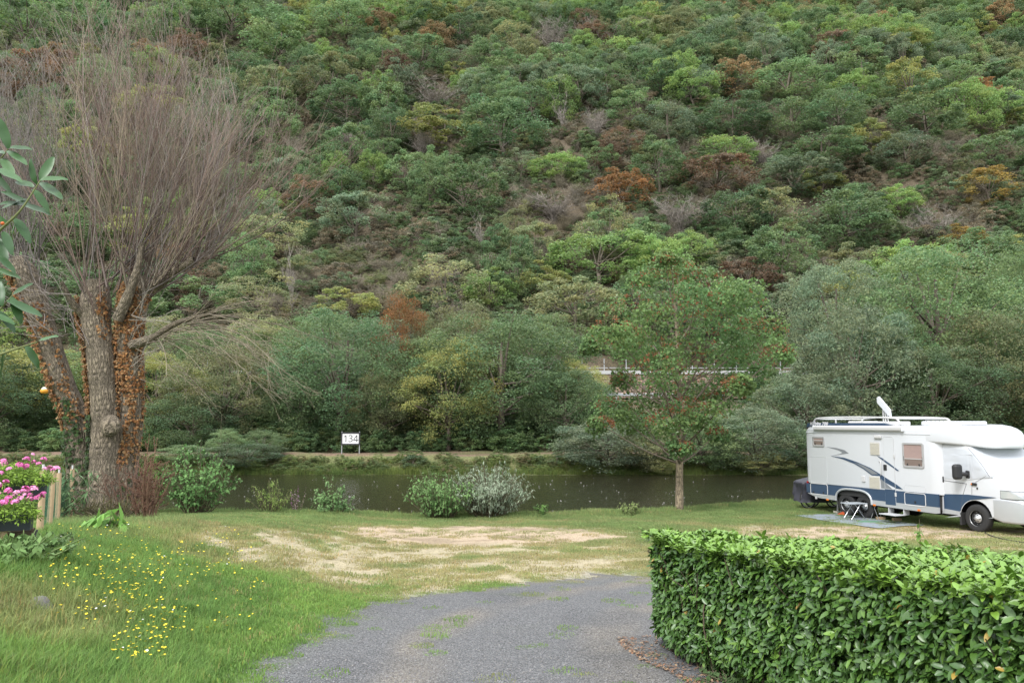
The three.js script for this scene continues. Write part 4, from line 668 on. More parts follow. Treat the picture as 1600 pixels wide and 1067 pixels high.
{
  const R = rng(31337), front = [[1.5, 8.62], [1.36, 8.3], [1.46, 7.8], [1.74, 6.9], [2.3, 4.95], [2.85, 3.0], [3.2, 1.6]], back = [[1.5, 8.62], [1.9, 8.55], [2.8, 7.55], [4.0, 6.3], [6.0, 4.5], [8.5, 2.4]];
  const topAt = (x, D) => nearHeight(x, D) + 1.09 + (fbm(x * 1.6, D * 1.6, 2, 303) - 0.5) * 0.1;
  const frontX = (D) => interp(front.slice(1).map((q) => [-q[1], q[0]]).sort((a, b) => a[0] - b[0]), -D), backD = (x) => interp(back, x);
  const inside = (x, D) => x > frontX(D) && D < backD(x) && D > 1.6;
  const o = V(1.5, nearHeight(1.5, 8.3), -8.3), h = thing('laurel_hedge', 'clipped glossy green laurel hedge in the right foreground', 'hedge', o);
  // spots for shoot tips: on the clipped front, the rounded end and the top, and a little inside
  const tips = [];
  for (let k = 0; k < front.length - 1; k++) { const [ax, ad] = front[k], [bx, bd] = front[k + 1], l = Math.hypot(bx - ax, bd - ad), n = Math.round(l * 900); for (let i = 0; i < n; i++) { const t = R(), x = lerp(ax, bx, t), D = lerp(ad, bd, t), v = R(), nx = (bd - ad) / l, nd = -(bx - ax) / l; const s = nx > 0 ? -1 : 1, y0 = nearHeight(x, D), dep = R() * R() * 0.22 + (v > 0.9 ? 0.05 : 0) + 0.06 * noise(x * 4 + D * 4, v * 5, 311) + (v < 0.12 ? 0.12 * (0.12 - v) / 0.12 : 0); tips.push([x - s * nx * dep, y0 + 0.05 + v * 1.03, D - s * nd * dep, s * nx, 0.15 + v * 0.35, s * nd, dep, v]); } }
  for (let k = 0; k < 21000; k++) { const x = 1.3 + R() * 7, D = 1.6 + R() * 7.1; if (!inside(x, D) || x > 0.7 * D + 0.6) continue; const dep = R() * R() * 0.15; tips.push([x, topAt(x, D) - dep, D, (R() - 0.5) * 0.5, 1, (R() - 0.5) * 0.5, dep, 1.2]); }
  for (let k = 0; k < back.length - 1; k++) { const [ax, ad] = back[k], [bx, bd] = back[k + 1], l = Math.hypot(bx - ax, bd - ad), n = Math.round(l * 60); for (let i = 0; i < n; i++) { const t = R(), v = R(); tips.push([lerp(ax, bx, t), nearHeight(lerp(ax, bx, t), lerp(ad, bd, t)) + 0.1 + v, lerp(ad, bd, t), 0.4, 0.4, 0.8, 0, v]); } }
  const leaves = [], q = new THREE.Quaternion(), m = new THREE.Matrix4(), up = V(0, 1, 0), Z = V(0, 0, 1);
  for (const [x, y, D, nx, ny, nd, dep, v] of tips) {
    const ax = V(nx + (R() - 0.5) * 0.7, ny + (R() - 0.5) * 0.5 + 0.1, -nd + (R() - 0.5) * 0.7).normalize(), s1 = ax.clone().cross(Math.abs(ax.y) < 0.9 ? up : V(1, 0, 0)).normalize(), s2 = ax.clone().cross(s1), n = 4 + Math.floor(R() * 3), young = v > 0.93 ? 0.55 + R() * 0.45 : R() < 0.2 ? R() * 0.7 : R() * 0.22, ph = R() * 6;
    for (let j = 0; j < n; j++) {
      const a = ph + j * 2.4, sp = 0.75 + R() * 0.7, dir = ax.clone().multiplyScalar(Math.cos(sp)).addScaledVector(s1, Math.cos(a) * Math.sin(sp)).addScaledVector(s2, Math.sin(a) * Math.sin(sp)).add(V(0, 0.1, 0)).normalize();
      let nn = ax.clone().multiplyScalar(1).add(V((R() - 0.5) * 0.9, 0.35 + (R() - 0.5) * 0.6, (R() - 0.5) * 0.9)); nn.addScaledVector(dir, -nn.dot(dir)).normalize();
      const xx = nn.clone().cross(dir); m.makeBasis(xx, nn, dir); const sc = 0.7 + R() * 0.5;
      const pos = V(x, y, -D).addScaledVector(ax, -j * 0.008).sub(o), mx = m.clone().scale(V(sc, sc, sc)).setPosition(pos);
      const g = clamp(young + (R() - 0.5) * 0.2, 0, 1), w = 0.8 + R() * 0.4, yl = R() < 0.004; let c = mix3([0.045, 0.108, 0.022], [0.165, 0.295, 0.042], g).map((e) => e * w); if (yl) c = [0.34, 0.24, 0.05];
      leaves.push([mx, RGB(...c), pos.clone().add(o), dep, j % 3]);
    }
  }
  const white = std(1, 1, 1, 0.36, { side: THREE.DoubleSide });
  // the largest leaves in view are leaves of their own, the rest one mass
  const seen = leaves.map((l, i) => { const p = l[2], d = -p.z, px = 800 + p.x / d * FOCAL, py = 660 - (p.y - EYE) / d * FOCAL; return [px < 1590 && px > 1000 && py < 1060 && l[3] < 0.02 ? d : 99, i]; }).sort((a, b) => a[0] - b[0]).slice(0, 290).map((e) => e[1]);
  const own = new Set(seen), shades = []; for (let k = 0; k < 7; k++) { const c = mix3([0.045, 0.108, 0.022], [0.165, 0.295, 0.042], k / 6); shades.push(std(...c, 0.36, { side: THREE.DoubleSide })); }
  for (const i of own) { const [mx, c, , , k] = leaves[i], f = mesh('leaf', laurel[k], shades[clamp(Math.round((c.g - 0.11) / 0.17 * 6), 0, 6)], h); f.applyMatrix4(mx); }
  for (let k = 0; k < 3; k++) stuff(instances('leaf_mass', laurel[k], white, leaves.filter((l, i) => l[4] === k && !own.has(i)).map((l) => [l[0], l[1]]), h));
  // twigs and stems inside
  const G = new GB();
  for (let k = 0; k < 620; k++) { const t = R(), i = Math.min(front.length - 2, Math.floor(t * (front.length - 1))), f = t * (front.length - 1) - i, x = lerp(front[i][0], front[i + 1][0], f) + 0.16 + R() * 0.5, D = lerp(front[i][1], front[i + 1][1], f) - 0.12, y = nearHeight(x, D); tube(G, smoothPath([V(x, y - 0.05, -D), V(x + (R() - 0.5) * 0.25, y + 0.5, -D + (R() - 0.5) * 0.25), V(x + (R() - 0.5) * 0.5, y + 0.7 + R() * 0.35, -D + (R() - 0.5) * 0.5)].map((e) => e.sub(o)), 5), (s) => lerp(0.011, 0.004, s), 4, [1, 1, 1]); }
  mesh('stems', G.build(false), std(0.10, 0.075, 0.05, 0.9), h);
  // close-grown inner foliage that shuts out the light behind the outer leaves
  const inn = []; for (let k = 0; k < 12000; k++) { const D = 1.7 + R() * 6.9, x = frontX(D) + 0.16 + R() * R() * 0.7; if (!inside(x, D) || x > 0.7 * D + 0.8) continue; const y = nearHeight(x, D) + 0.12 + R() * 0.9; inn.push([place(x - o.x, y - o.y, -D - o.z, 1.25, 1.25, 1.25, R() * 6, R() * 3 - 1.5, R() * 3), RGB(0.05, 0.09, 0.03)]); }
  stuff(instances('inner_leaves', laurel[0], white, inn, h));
  // fallen leaves at its foot
  const lit = []; for (let k = 0; k < 1100; k++) { const D = 5.2 + R() * 3.6, x = frontX(D) - 0.32 + R() * R() * 0.6 + 0.05, y = nearHeight(x, D), c = [[0.24, 0.12, 0.065], [0.2, 0.12, 0.075], [0.3, 0.2, 0.12], [0.15, 0.1, 0.07]][Math.floor(R() * 4)], s = 0.3 + R() * 0.5; lit.push([place(x, y + 0.012, -D, s, s, s, R() * 6.28, (R() - 0.5) * 0.7, (R() - 0.5) * 0.7), RGB(...c)]); }
  tag(stuff(instances('leaf_litter', laurel[1], std(1, 1, 1, 0.8, { side: THREE.DoubleSide }), lit)), 'rust-brown fallen leaves along the foot of the hedge', 'leaf litter');
  bush('sapling', 'thin sapling rising behind the hedge', 'plant', 1437, 850, 8.2, { w: 0.16, h: 1.35, stems: 3, leaves: 5, len: 0.09, wid: 0.045, col: [0.16, 0.28, 0.06], twigs: 0, tipsOnly: 0.8, seed: 91 });
  bush('ivy_patch', 'low ivy creeping along the foot of the hedge', 'ivy', 1150, 1040, 7.1, { w: 0.75, h: 0.14, stems: 40, leaves: 6, len: 0.05, wid: 0.045, col: [0.06, 0.11, 0.04], alt: [0.1, 0.16, 0.06], twigs: 1, seed: 92 });
}
// ---------------------------------------------------------------- the motorhome: x from its tail to its nose, z = 0 the side towards us
{
  const th = -Math.atan2(0.9329, 0.3602), O = V(9.6085, 0, -27.039), M = thing('motorhome', 'white motorhome with blue skirt parked by the river, windscreen under a white cover', 'motorhome', O);
  M.rotation.y = th; M.updateMatrixWorld();
  const inv = M.matrixWorld.clone().invert(), eye = V(0, EYE, 0).applyMatrix4(inv);
  const sp = (zx, zy, zl = 0) => { const d = ray(1200 + zx / 3.9975, 600 + zy / 3.996).transformDirection(inv), t = (zl - eye.z) / d.z; return [eye.x + d.x * t, eye.y + d.y * t]; };
  const coat = { clearcoat: 0.4, clearcoatRoughness: 0.15 };
  const white = phys(0.60, 0.62, 0.65, 0.35, coat), blue = phys(0.036, 0.068, 0.125, 0.3, coat), silver = phys(0.50, 0.52, 0.54, 0.35, { metalness: 0.35, ...coat }), grey = std(0.2, 0.215, 0.23, 0.5), black = std(0.022, 0.023, 0.025, 0.55), dark = std(0.03, 0.03, 0.03, 0.9), rubber = std(0.028, 0.028, 0.028, 0.85);
  const trim = std(0.5, 0.51, 0.52, 0.5), plastic = std(0.55, 0.55, 0.55, 0.5), beige = std(0.60, 0.57, 0.48, 0.6), orange = phys(0.75, 0.2, 0.02, 0.3), chrome = std(0.6, 0.6, 0.62, 0.25, { metalness: 0.9 }), clear = new THREE.MeshPhysicalMaterial({ color: RGB(1, 1, 1), roughness: 0.03, transmission: 1, thickness: 0, ior: 1.5 });
  const ZC = -1.125;
  function loft(st, r0 = 0.1, r1 = r0, crease = 0.7) { // stations: [x, bottom, top, half width, (shift)]
    const n = 6, ring = [], P = [], I = [];
    const per = 4 * (n + 1);
    for (const [x, b, t, w] of st) {
      const rt = Math.min(r1, (t - b) / 2.05, w * 0.9), rb = Math.min(r0, (t - b) / 2.05, w * 0.9);
      for (const [cz, cy, r, a0] of [[w - rb, b + rb, rb, -90], [w - rt, t - rt, rt, 0], [-w + rt, t - rt, rt, 90], [-w + rb, b + rb, rb, 180]]) for (let k = 0; k <= n; k++) { const a = (a0 + 90 * k / n) * Math.PI / 180; P.push(x, cy + r * Math.sin(a), ZC + cz + r * Math.cos(a)); }
    }
    for (let i = 0; i < st.length - 1; i++) for (let k = 0; k < per; k++) { const a = i * per + k, b = i * per + (k + 1) % per; I.push(a, a + per, b, b, a + per, b + per); }
    for (const [i, flip] of [[0, 0], [st.length - 1, 1]]) { const s = st[i], c = P.length / 3; P.push(s[0], (s[1] + s[2]) / 2, ZC); for (let k = 0; k < per; k++) { const a = i * per + k, b = i * per + (k + 1) % per; flip ? I.push(c, b, a) : I.push(c, a, b); } }
    for (let k = 0; k < I.length; k += 3) [I[k + 1], I[k + 2]] = [I[k + 2], I[k + 1]];
    let g = new THREE.BufferGeometry(); g.setAttribute('position', new THREE.Float32BufferAttribute(P, 3)); g.setIndex(I);
    g = toCreasedNormals(g, crease); g.setAttribute('uv', new THREE.Float32BufferAttribute(new Float32Array(g.attributes.position.count * 2), 2)); return g;
  }
  const interpStations = (st, n) => { const o = []; for (let i = 0; i < st.length - 1; i++) for (let k = 0; k < n; k++) o.push(st[i].map((v, j) => lerp(v, st[i + 1][j], k / n))); o.push(st[st.length - 1]); return o; };
  const poly = (pts) => new THREE.Shape(pts.map((q) => new THREE.Vector2(q[0], q[1])));
  function plate(name, pts, z, depth, mat, parent = M, bevel = 0) { const g = new THREE.ExtrudeGeometry(poly(pts), { depth: depth - bevel, bevelEnabled: bevel > 0, bevelSize: bevel, bevelThickness: bevel, bevelSegments: 2, bevelOffset: -bevel, curveSegments: 10 }); g.translate(0, 0, z); return mesh(name, g, mat, parent); }
  const zp = (pts, zl = 0) => pts.map(([a, b]) => sp(a, b, zl));
  function rr(x0, y0, x1, y1, r, n = 5) { const o = []; for (const [cx, cy, a0] of [[x1 - r, y0 + r, -90], [x1 - r, y1 - r, 0], [x0 + r, y1 - r, 90], [x0 + r, y0 + r, 180]]) for (let k = 0; k <= n; k++) { const a = (a0 + 90 * k / n) * Math.PI / 180; o.push([cx + r * Math.cos(a), cy + r * Math.sin(a)]); } return o; }
  function outline(name, pts, z, r, mat, parent = M) { const p = [...pts, pts[0]].map((q) => V(q[0], q[1], z)); return mesh(name, tubeGeo(p, r, 5), mat, parent); }
  const box = (name, x0, y0, z0, x1, y1, z1, mat, r = 0.01, parent = M) => mesh(name, new RoundedBoxGeometry(x1 - x0, y1 - y0, z1 - z0, 2, Math.min(r, (x1 - x0) / 2.1, (y1 - y0) / 2.1, (z1 - z0) / 2.1)).translate((x0 + x1) / 2, (y0 + y1) / 2, (z0 + z1) / 2), mat, parent);
  const ev = new Evaluator(); ev.attributes = ['position', 'normal', 'uv'];
  const cut = (g, ...tools) => { let b = new Brush(g.index ? g.toNonIndexed() : g); b.updateMatrixWorld(); for (const t of tools) { const c = new Brush(t.index ? t.toNonIndexed() : t); c.updateMatrixWorld(); b = ev.evaluate(b, c, SUBTRACTION); b.updateMatrixWorld(); } return b.geometry; };

  // shells
  mesh('body', loft(interpStations([[0.0, 1.0, 2.58, 1.03], [0.05, 0.93, 2.66, 1.09], [0.16, 0.9, 2.71, 1.125], [4.86, 0.9, 2.77, 1.125], [5.04, 0.9, 2.77, 1.1], [5.14, 0.9, 2.77, 1.04], [5.2, 0.9, 2.77, 0.98]], 1), 0.02, 0.13, 0.5), white, M);
  mesh('overcab', loft([[4.8, 2.3, 2.775, 1.127], [5.2, 2.29, 2.80, 1.122], [5.55, 2.27, 2.79, 1.09], [5.8, 2.25, 2.755, 1.045], [6.0, 2.23, 2.70, 0.98], [6.16, 2.21, 2.63, 0.89], [6.28, 2.19, 2.54, 0.77], [6.37, 2.18, 2.44, 0.63], [6.42, 2.18, 2.35, 0.5], [6.44, 2.2, 2.28, 0.4]], 0.06, 0.24, 0.9), white, M);
  const wheelHole = (x, y, r, z0, z1) => { const g = new THREE.CylinderGeometry(r, r, z1 - z0, 28).toNonIndexed(); g.rotateX(Math.PI / 2); g.translate(x, y, (z0 + z1) / 2); return g; };
  const [fx, fy] = sp(1300, 815, -0.12), FR = 0.355, fwY = 0.04 + FR;
  const cabG = loft([[5.1, 0.46, 2.3, 0.985], [5.9, 0.46, 2.3, 0.985], [6.02, 0.46, 2.22, 0.98], [6.2, 0.46, 2.0, 0.975], [6.4, 0.46, 1.75, 0.975], [6.6, 0.46, 1.5, 0.98], [6.75, 0.46, 1.43, 0.98], [6.95, 0.46, 1.35, 0.97], [7.12, 0.46, 1.25, 0.945], [7.24, 0.46, 1.15, 0.91], [7.32, 0.46, 1.0, 0.87], [7.35, 0.5, 0.85, 0.82]], 0.03, 0.12, 0.8);
  mesh('cab', cut(cabG, wheelHole(fx, fwY, 0.46, -0.7, 0.4), wheelHole(fx, fwY, 0.46, -2.7, -1.6)), white, M);
  mesh('bumper', loft([[6.63, 0.42, 0.955, 0.995], [6.85, 0.36, 0.965, 0.995], [7.1, 0.36, 0.955, 0.975], [7.28, 0.36, 0.935, 0.93], [7.4, 0.37, 0.9, 0.87], [7.45, 0.42, 0.86, 0.8]], 0.06, 0.06, 0.8), silver, M);
  box('bumper_strip', 7.2, 0.655, ZC - 0.85, 7.475, 0.69, ZC + 0.85, grey, 0.02);
  // lower side: blue panel and silver skirt with the tandem wheel arch
  const [a0x] = sp(428, 700), [a1x] = sp(655, 760), at0 = 0.83, aw = (a1x - a0x);
  const archTop = []; for (let k = 0; k <= 14; k++) { const a = Math.PI * (1 - k / 14), c = Math.cos(a), s = Math.sin(a), e = 0.62; archTop.push([(a0x + a1x) / 2 + Math.sign(c) * Math.pow(Math.abs(c), e) * aw / 2, 0.44 + Math.pow(s, 0.75) * (at0 - 0.44)]); }
  const belt = (x) => 0.885 + 0.045 * clamp(x / 5, 0, 1), seam = (x) => 0.585 + 0.0 * x, sill = (x) => (x < 0.35 ? lerp(0.56, 0.5, x / 0.35) : lerp(0.5, 0.44, clamp((x - 0.35) / 1.0, 0, 1)));
  const inner = [...archTop]; // from rear foot to front foot
  plate('side_panel', [[0.02, 0.6], [0.34, seam(0)], [a0x - 0.02, seam(0)], ...inner.filter((q) => q[1] > seam(0)), [a1x + 0.02, seam(0)], [5.12, seam(0)], [5.12, belt(5.1)], [0.01, belt(0)]], -0.03, 0.042, blue);
  plate('skirt', [[0.06, 0.575], [0.34, 0.5], [0.6, 0.455], [a0x, 0.44], ...inner.filter((q) => q[1] > 0.45 && q[1] <= seam(0) && q[0] < 2), [a0x + 0.0, seam(0) - 0.003], [0.3, seam(0) - 0.003]], -0.03, 0.046, silver);
  plate('skirt', [[a1x, 0.44], [5.0, 0.41], [5.12, 0.43], [5.12, seam(0) - 0.003], [a1x - 0.0, seam(0) - 0.003]], -0.03, 0.046, silver);
  mesh('wheel_arch_trim', tubeGeo(inner.map(([x, y]) => V(x, y, 0.015)), 0.035, 8), silver, M);
  plate('side_panel', [[0.02, 0.6], [5.12, seam(0)], [5.12, 0.93], [0.01, 0.9]], 2 * ZC - 0.01, 0.03, blue);
  // cab lower side, wheel arch cut out
  const arcF = []; for (let k = 0; k <= 12; k++) { const a = Math.PI - k / 12 * 1.35; arcF.push([fx + 0.475 * Math.cos(a), fwY + 0.475 * Math.sin(a)]); }
  plate('cab_stripe', [[5.16, 0.55], [fx - 0.475 - 0.02, 0.52], ...arcF.filter((q) => q[1] > 0.52 && q[1] < 0.905), [6.62, 0.955], [6.72, 0.975], [5.9, 0.985], [5.16, 0.94]], -0.139, 0.005, blue);
  plate('cab_sill', [[5.1, 0.43], [fx - 0.46, 0.43], [fx - 0.475, 0.525], [5.16, 0.555]], -0.14, 0.02, silver);
  // underside and wheel houses
  box('chassis', 0.25, 0.5, 2 * ZC + 0.1, 5.3, 0.92, -0.34, dark); box('chassis', 0.6, 0.32, -1.7, 6.6, 0.52, -0.55, dark); box('wheel_house', a0x - 0.1, 0.62, -0.36, a1x + 0.1, 0.9, -0.04, dark); box('chassis', 0.2, 0.6, -0.33, a0x - 0.12, 0.88, -0.035, dark); box('chassis', a1x + 0.12, 0.5, -0.33, 5.1, 0.88, -0.035, dark);
  box('engine_bay', 5.6, 0.34, -1.62, 7.2, 0.6, -0.62, dark); box('mudguard', fx - 0.5, 0.17, -0.33, fx - 0.44, 0.5, -0.13, rubber, 0.02);
  // wheels
  const tyreG = new THREE.LatheGeometry([[0.2, -0.1], [0.27, -0.11], [0.325, -0.1], [0.35, -0.075], [0.355, -0.03], [0.355, 0.03], [0.35, 0.075], [0.325, 0.1], [0.27, 0.11], [0.2, 0.1]].map((q) => new THREE.Vector2(...q)), 36).rotateX(Math.PI / 2);
  const rimShape = new THREE.Shape().absarc(0, 0, 0.215, 0, 6.2832); for (let k = 0; k < 10; k++) { const a = k * 0.6283; rimShape.holes.push(new THREE.Path().absarc(Math.cos(a) * 0.155, Math.sin(a) * 0.155, 0.024, 0, 6.2832)); }
  const rimG = new THREE.ExtrudeGeometry(rimShape, { depth: 0.012, bevelEnabled: true, bevelSize: 0.006, bevelThickness: 0.006, bevelSegments: 2, curveSegments: 12 }), lipG = new THREE.TorusGeometry(0.212, 0.014, 8, 36), hubG = new THREE.LatheGeometry([[0, 0.07], [0.05, 0.065], [0.062, 0.03], [0.1, 0.01], [0.11, 0]].map((q) => new THREE.Vector2(...q)), 20).rotateX(Math.PI / 2), boltG = new THREE.CylinderGeometry(0.011, 0.011, 0.03, 6).rotateX(Math.PI / 2);
  const rimMat = std(0.55, 0.56, 0.57, 0.35, { metalness: 0.6 });
  function wheel(x, y, z, s = 1, flip = false) {
    const w = new THREE.Group(); w.name = 'wheel'; M.add(w); w.position.set(x, y, z); w.scale.setScalar(s); if (flip) w.rotation.y = Math.PI;
    mesh('tyre', tyreG, rubber, w); mesh('rim', rimG, rimMat, w).position.z = 0.045; mesh('rim', lipG, rimMat, w).position.z = 0.085; mesh('hub', hubG, rimMat, w).position.z = 0.055;
    mesh('drum', new THREE.CylinderGeometry(0.2, 0.2, 0.1, 24).rotateX(Math.PI / 2), dark, w).position.z = -0.02;
    for (let k = 0; k < 5; k++) mesh('bolt', boltG, dark, w).position.set(Math.cos(k * 1.2566) * 0.082, Math.sin(k * 1.2566) * 0.082, 0.075);
  }
  const [w1x] = sp(497, 748, -0.1), [w2x] = sp(610, 772, -0.1);
  wheel(w1x, 0.345, -0.15, 0.97); wheel(w2x, 0.345, -0.15, 0.97); wheel(fx, fwY, -0.25, 1.0); for (const [x, y] of [[w1x, 0.345], [w2x, 0.345], [fx, fwY]]) wheel(x, y, -2.05, 0.97, true);
  // stripes
  const sw = (pts, mat, z = 0.001, d = 0.003) => plate('stripe', zp(pts), z, d, mat);
  sw([[368, 392], [430, 399], [480, 412], [508, 433], [455, 440], [398, 449], [452, 436], [468, 428], [440, 413], [400, 402]], grey);
  sw([[398, 449], [480, 460], [560, 487], [640, 522], [720, 572], [800, 622], [846, 657], [806, 652], [730, 612], [650, 568], [600, 530], [540, 496], [470, 468]], blue, 0.001, 0.011);
  sw([[540, 486], [600, 508], [660, 540], [694, 563], [655, 564], [610, 530], [570, 505]], grey, 0.001, 0.0135);
  sw([[686, 448], [720, 464], [770, 500], [823, 542], [812, 542], [740, 492]], blue, 0.001, 0.011); sw([[708, 590], [745, 622], [782, 656], [712, 648]], grey, 0.001, 0.0115);
  // windows: frame, blind behind glass
  function windowPart(z0, z1, blindTop) {
    const [x0, y1] = sp(...z0), [x1, y0] = sp(...z1), w = new THREE.Group(); w.name = 'window'; M.add(w);
    const f = poly(rr(x0, y0, x1, y1, 0.05)); f.holes.push(new THREE.Path(rr(x0 + 0.045, y0 + 0.045, x1 - 0.045, y1 - 0.045, 0.035).map((q) => new THREE.Vector2(...q))));
    const fg = new THREE.ExtrudeGeometry(f, { depth: 0.018, bevelEnabled: true, bevelSize: 0.005, bevelThickness: 0.005, bevelSegments: 2 }); fg.translate(0, 0, 0.004); mesh('frame', fg, std(0.36, 0.36, 0.36, 0.5), w);
    mesh('blind', new THREE.BoxGeometry(x1 - x0 - 0.04, (y1 - y0) * blindTop, 0.006).translate((x0 + x1) / 2, y1 - 0.03 - (y1 - y0) * blindTop / 2, 0.006), std(0.37, 0.27, 0.25, 0.8), w);
    mesh('blind_slats', new THREE.BoxGeometry(x1 - x0 - 0.05, 0.02, 0.008).translate((x0 + x1) / 2, y1 - 0.03 - (y1 - y0) * blindTop, 0.008), plastic, w);
    mesh('interior', new THREE.BoxGeometry(x1 - x0 - 0.04, y1 - y0 - 0.04, 0.003).translate((x0 + x1) / 2, (y0 + y1) / 2, 0.002), std(0.2, 0.15, 0.13, 0.8), w);
    mesh('pane', new THREE.PlaneGeometry(x1 - x0 - 0.09, y1 - y0 - 0.09).translate((x0 + x1) / 2, (y0 + y1) / 2, 0.018), clear, w);
    for (const sx of [0.22, 0.78]) mesh('latch', new RoundedBoxGeometry(0.035, 0.05, 0.02, 2, 0.008).translate(lerp(x0, x1, sx), y0 + 0.085, 0.022), black, w);
    for (const sx of [0.06, 0.94]) mesh('stay', new THREE.BoxGeometry(0.012, 0.14, 0.014).translate(lerp(x0, x1, sx), y0 + 0.24, 0.022), black, w);
  }
  windowPart([843, 366], [981, 527], 0.6); windowPart([282, 328], [356, 391], 0.3);
  // vents
  function vent(z0, z1) {
    const [x0, y1] = sp(...z0), [x1, y0] = sp(...z1), v = new THREE.Group(); v.name = 'vent'; M.add(v);
    plate('frame', rr(x0, y0, x1, y1, 0.02), 0.002, 0.014, plastic, v, 0.003);
    const n = Math.round((y1 - y0) / 0.045); for (let k = 0; k < n; k++) mesh('slat', new THREE.BoxGeometry(x1 - x0 - 0.04, 0.022, 0.014).translate((x0 + x1) / 2, y0 + 0.035 + k * (y1 - y0 - 0.05) / n, 0.022), beige, v);
  }
  vent([640, 360], [705, 446]); vent([636, 570], [708, 659]);
  // entrance door
  {
    const d = new THREE.Group(); d.name = 'door'; M.add(d); const [x0, y1] = sp(722, 328), [x1, y0] = sp(806, 775), r = rr(x0, 0.455, x1, y1, 0.06);
    plate('panel', rr(x0, 0.94, x1, y1, 0.06), 0.001, 0.009, white, d, 0.003); plate('lower_panel', rr(x0, 0.5, x1, 0.936, 0.01), 0.012, 0.006, blue, d);
    outline('seal', r, 0.008, 0.009, trim, d);
    box('lock', ...sp(728, 538), 0.008, sp(748, 538)[0], sp(748, 504)[1], 0.03, black, 0.01, d);
    for (const zy of [450, 690]) box('hinge', x1 - 0.02, sp(806, zy)[1] - 0.06, 0.008, x1 + 0.04, sp(806, zy)[1] + 0.05, 0.03, plastic, 0.008, d);
    const [hx, hy] = sp(712, 525); mesh('grab_handle', tubeGeo(smoothPath([V(hx - 0.08, hy + 0.2, 0.005), V(hx + 0.03, hy + 0.17, 0.06), V(hx + 0.03, hy - 0.17, 0.06), V(hx - 0.04, hy - 0.21, 0.005)], 14), 0.014, 8), plastic, d);
  }
  { const [x, y] = sp(695, 330); box('awning_lamp', x - 0.15, y - 0.05, 0.0, x + 0.12, y + 0.05, 0.06, plastic, 0.03); }
  // service hatches: raised frames
  const hatch = (z0, z1, latches) => { const [x0, y1] = sp(...z0), [x1, y0] = sp(...z1), h = new THREE.Group(); h.name = 'hatch'; M.add(h); outline('frame', rr(x0, y0, x1, Math.min(y1, 0.9), 0.06), 0.014, 0.013, plastic, h); outline('gap', rr(x0, 0.93, x1, y1, 0.05), 0.002, 0.0045, trim, h); for (const [a, b] of latches) { const [lx, ly] = sp(a, b); box('latch', lx - 0.03, ly - 0.03, 0.012, lx + 0.03, ly + 0.03, 0.025, black, 0.01, h); } };
  hatch([264, 452], [378, 697], [[290, 675], [352, 680]]); hatch([856, 630], [992, 768], [[926, 738]]);
  { const [x, y] = sp(603, 592); box('socket_cover', x - 0.075, y - 0.09, 0.0, x + 0.06, y + 0.09, 0.03, plastic, 0.012); }
  // gutter, awning, roof rail, blue roof stripe with the name
  box('gutter', 0.08, 2.515, -0.03, 4.95, 2.54, 0.014, white, 0.01);
  { const [x0, y0] = sp(288, 290, 0.08), [x1, y1] = sp(836, 265, 0.08); const aw2 = new THREE.Group(); aw2.name = 'awning'; M.add(aw2); const g = new THREE.ExtrudeGeometry(poly(rr(-0.04, 0, 0.1, 0.15, 0.05)), { depth: x1 - x0, bevelEnabled: false, curveSegments: 6 }); g.rotateY(Math.PI / 2); g.scale(1, 1, -1); g.rotateY(0); const pos = g; pos.computeVertexNormals(); pos.translate(x0, 2.6, 0.0);
    mesh('case', pos, plastic, aw2); box('end_cap', x0 - 0.03, 2.595, -0.02, x0, 2.755, 0.115, white, 0.02, aw2); box('end_cap', x1, 2.595, -0.02, x1 + 0.03, 2.755, 0.115, white, 0.02, aw2); }
  plate('roof_stripe', [[0.06, 2.68], [0.1, 2.83], [3.3, 2.83], [3.62, 2.775], [3.4, 2.76], [0.3, 2.755]], -0.09, 0.05, blue);
  { const g = textGeo('Hobby 700', 0.1, 0.004, fontBold); g.applyMatrix4(new THREE.Matrix4().set(1.18, 0.28, 0, 0, 0, 1, 0, 0, 0, 0, 1, 0, 0, 0, 0, 1)); g.translate(0.22, 2.765, -0.039); mesh('lettering', g, std(0.7, 0.7, 0.72, 0.5), M); }
  { const rail = new THREE.Group(); rail.name = 'roof_rail'; M.add(rail); const p = [V(0.3, 2.78, -0.12), V(0.36, 2.93, -0.12), V(0.5, 2.975, -0.12), V(3.5, 2.975, -0.12), V(3.72, 2.94, -0.12), V(3.85, 2.78, -0.12)]; mesh('bar', tubeGeo(smoothPath(p, 60), 0.026, 8), plastic, rail); for (const x of [1.3, 2.4, 3.3]) mesh('foot', new THREE.CylinderGeometry(0.02, 0.03, 0.2, 8).translate(x, 2.86, -0.12), plastic, rail);
    const p2 = p.map((q) => V(q.x, q.y, -2.1)); mesh('bar', tubeGeo(smoothPath(p2, 60), 0.026, 8), plastic, rail); for (const x of [0.45, 3.6]) mesh('bar', tubeGeo([V(x, 2.96, -0.12), V(x, 2.96, -2.1)], 0.022, 6), plastic, rail); }
  // roof hatches and dish
  box('roof_hatch', 1.5, 2.74, -1.0, 2.2, 2.89, -0.4, plastic, 0.04); box('roof_hatch', 2.6, 2.74, -1.1, 3.3, 2.88, -0.5, plastic, 0.04); { const h = new THREE.Group(); h.name = 'roof_hatch'; M.add(h); box('lid', 4.35, 2.76, -1.2, 5.75, 2.885, -0.32, white, 0.05, h); for (let k = 0; k < 5; k++) box('louvre', 4.5 + k * 0.14, 2.885, -0.5, 4.57 + k * 0.14, 2.905, -0.33, plastic, 0.008, h); }
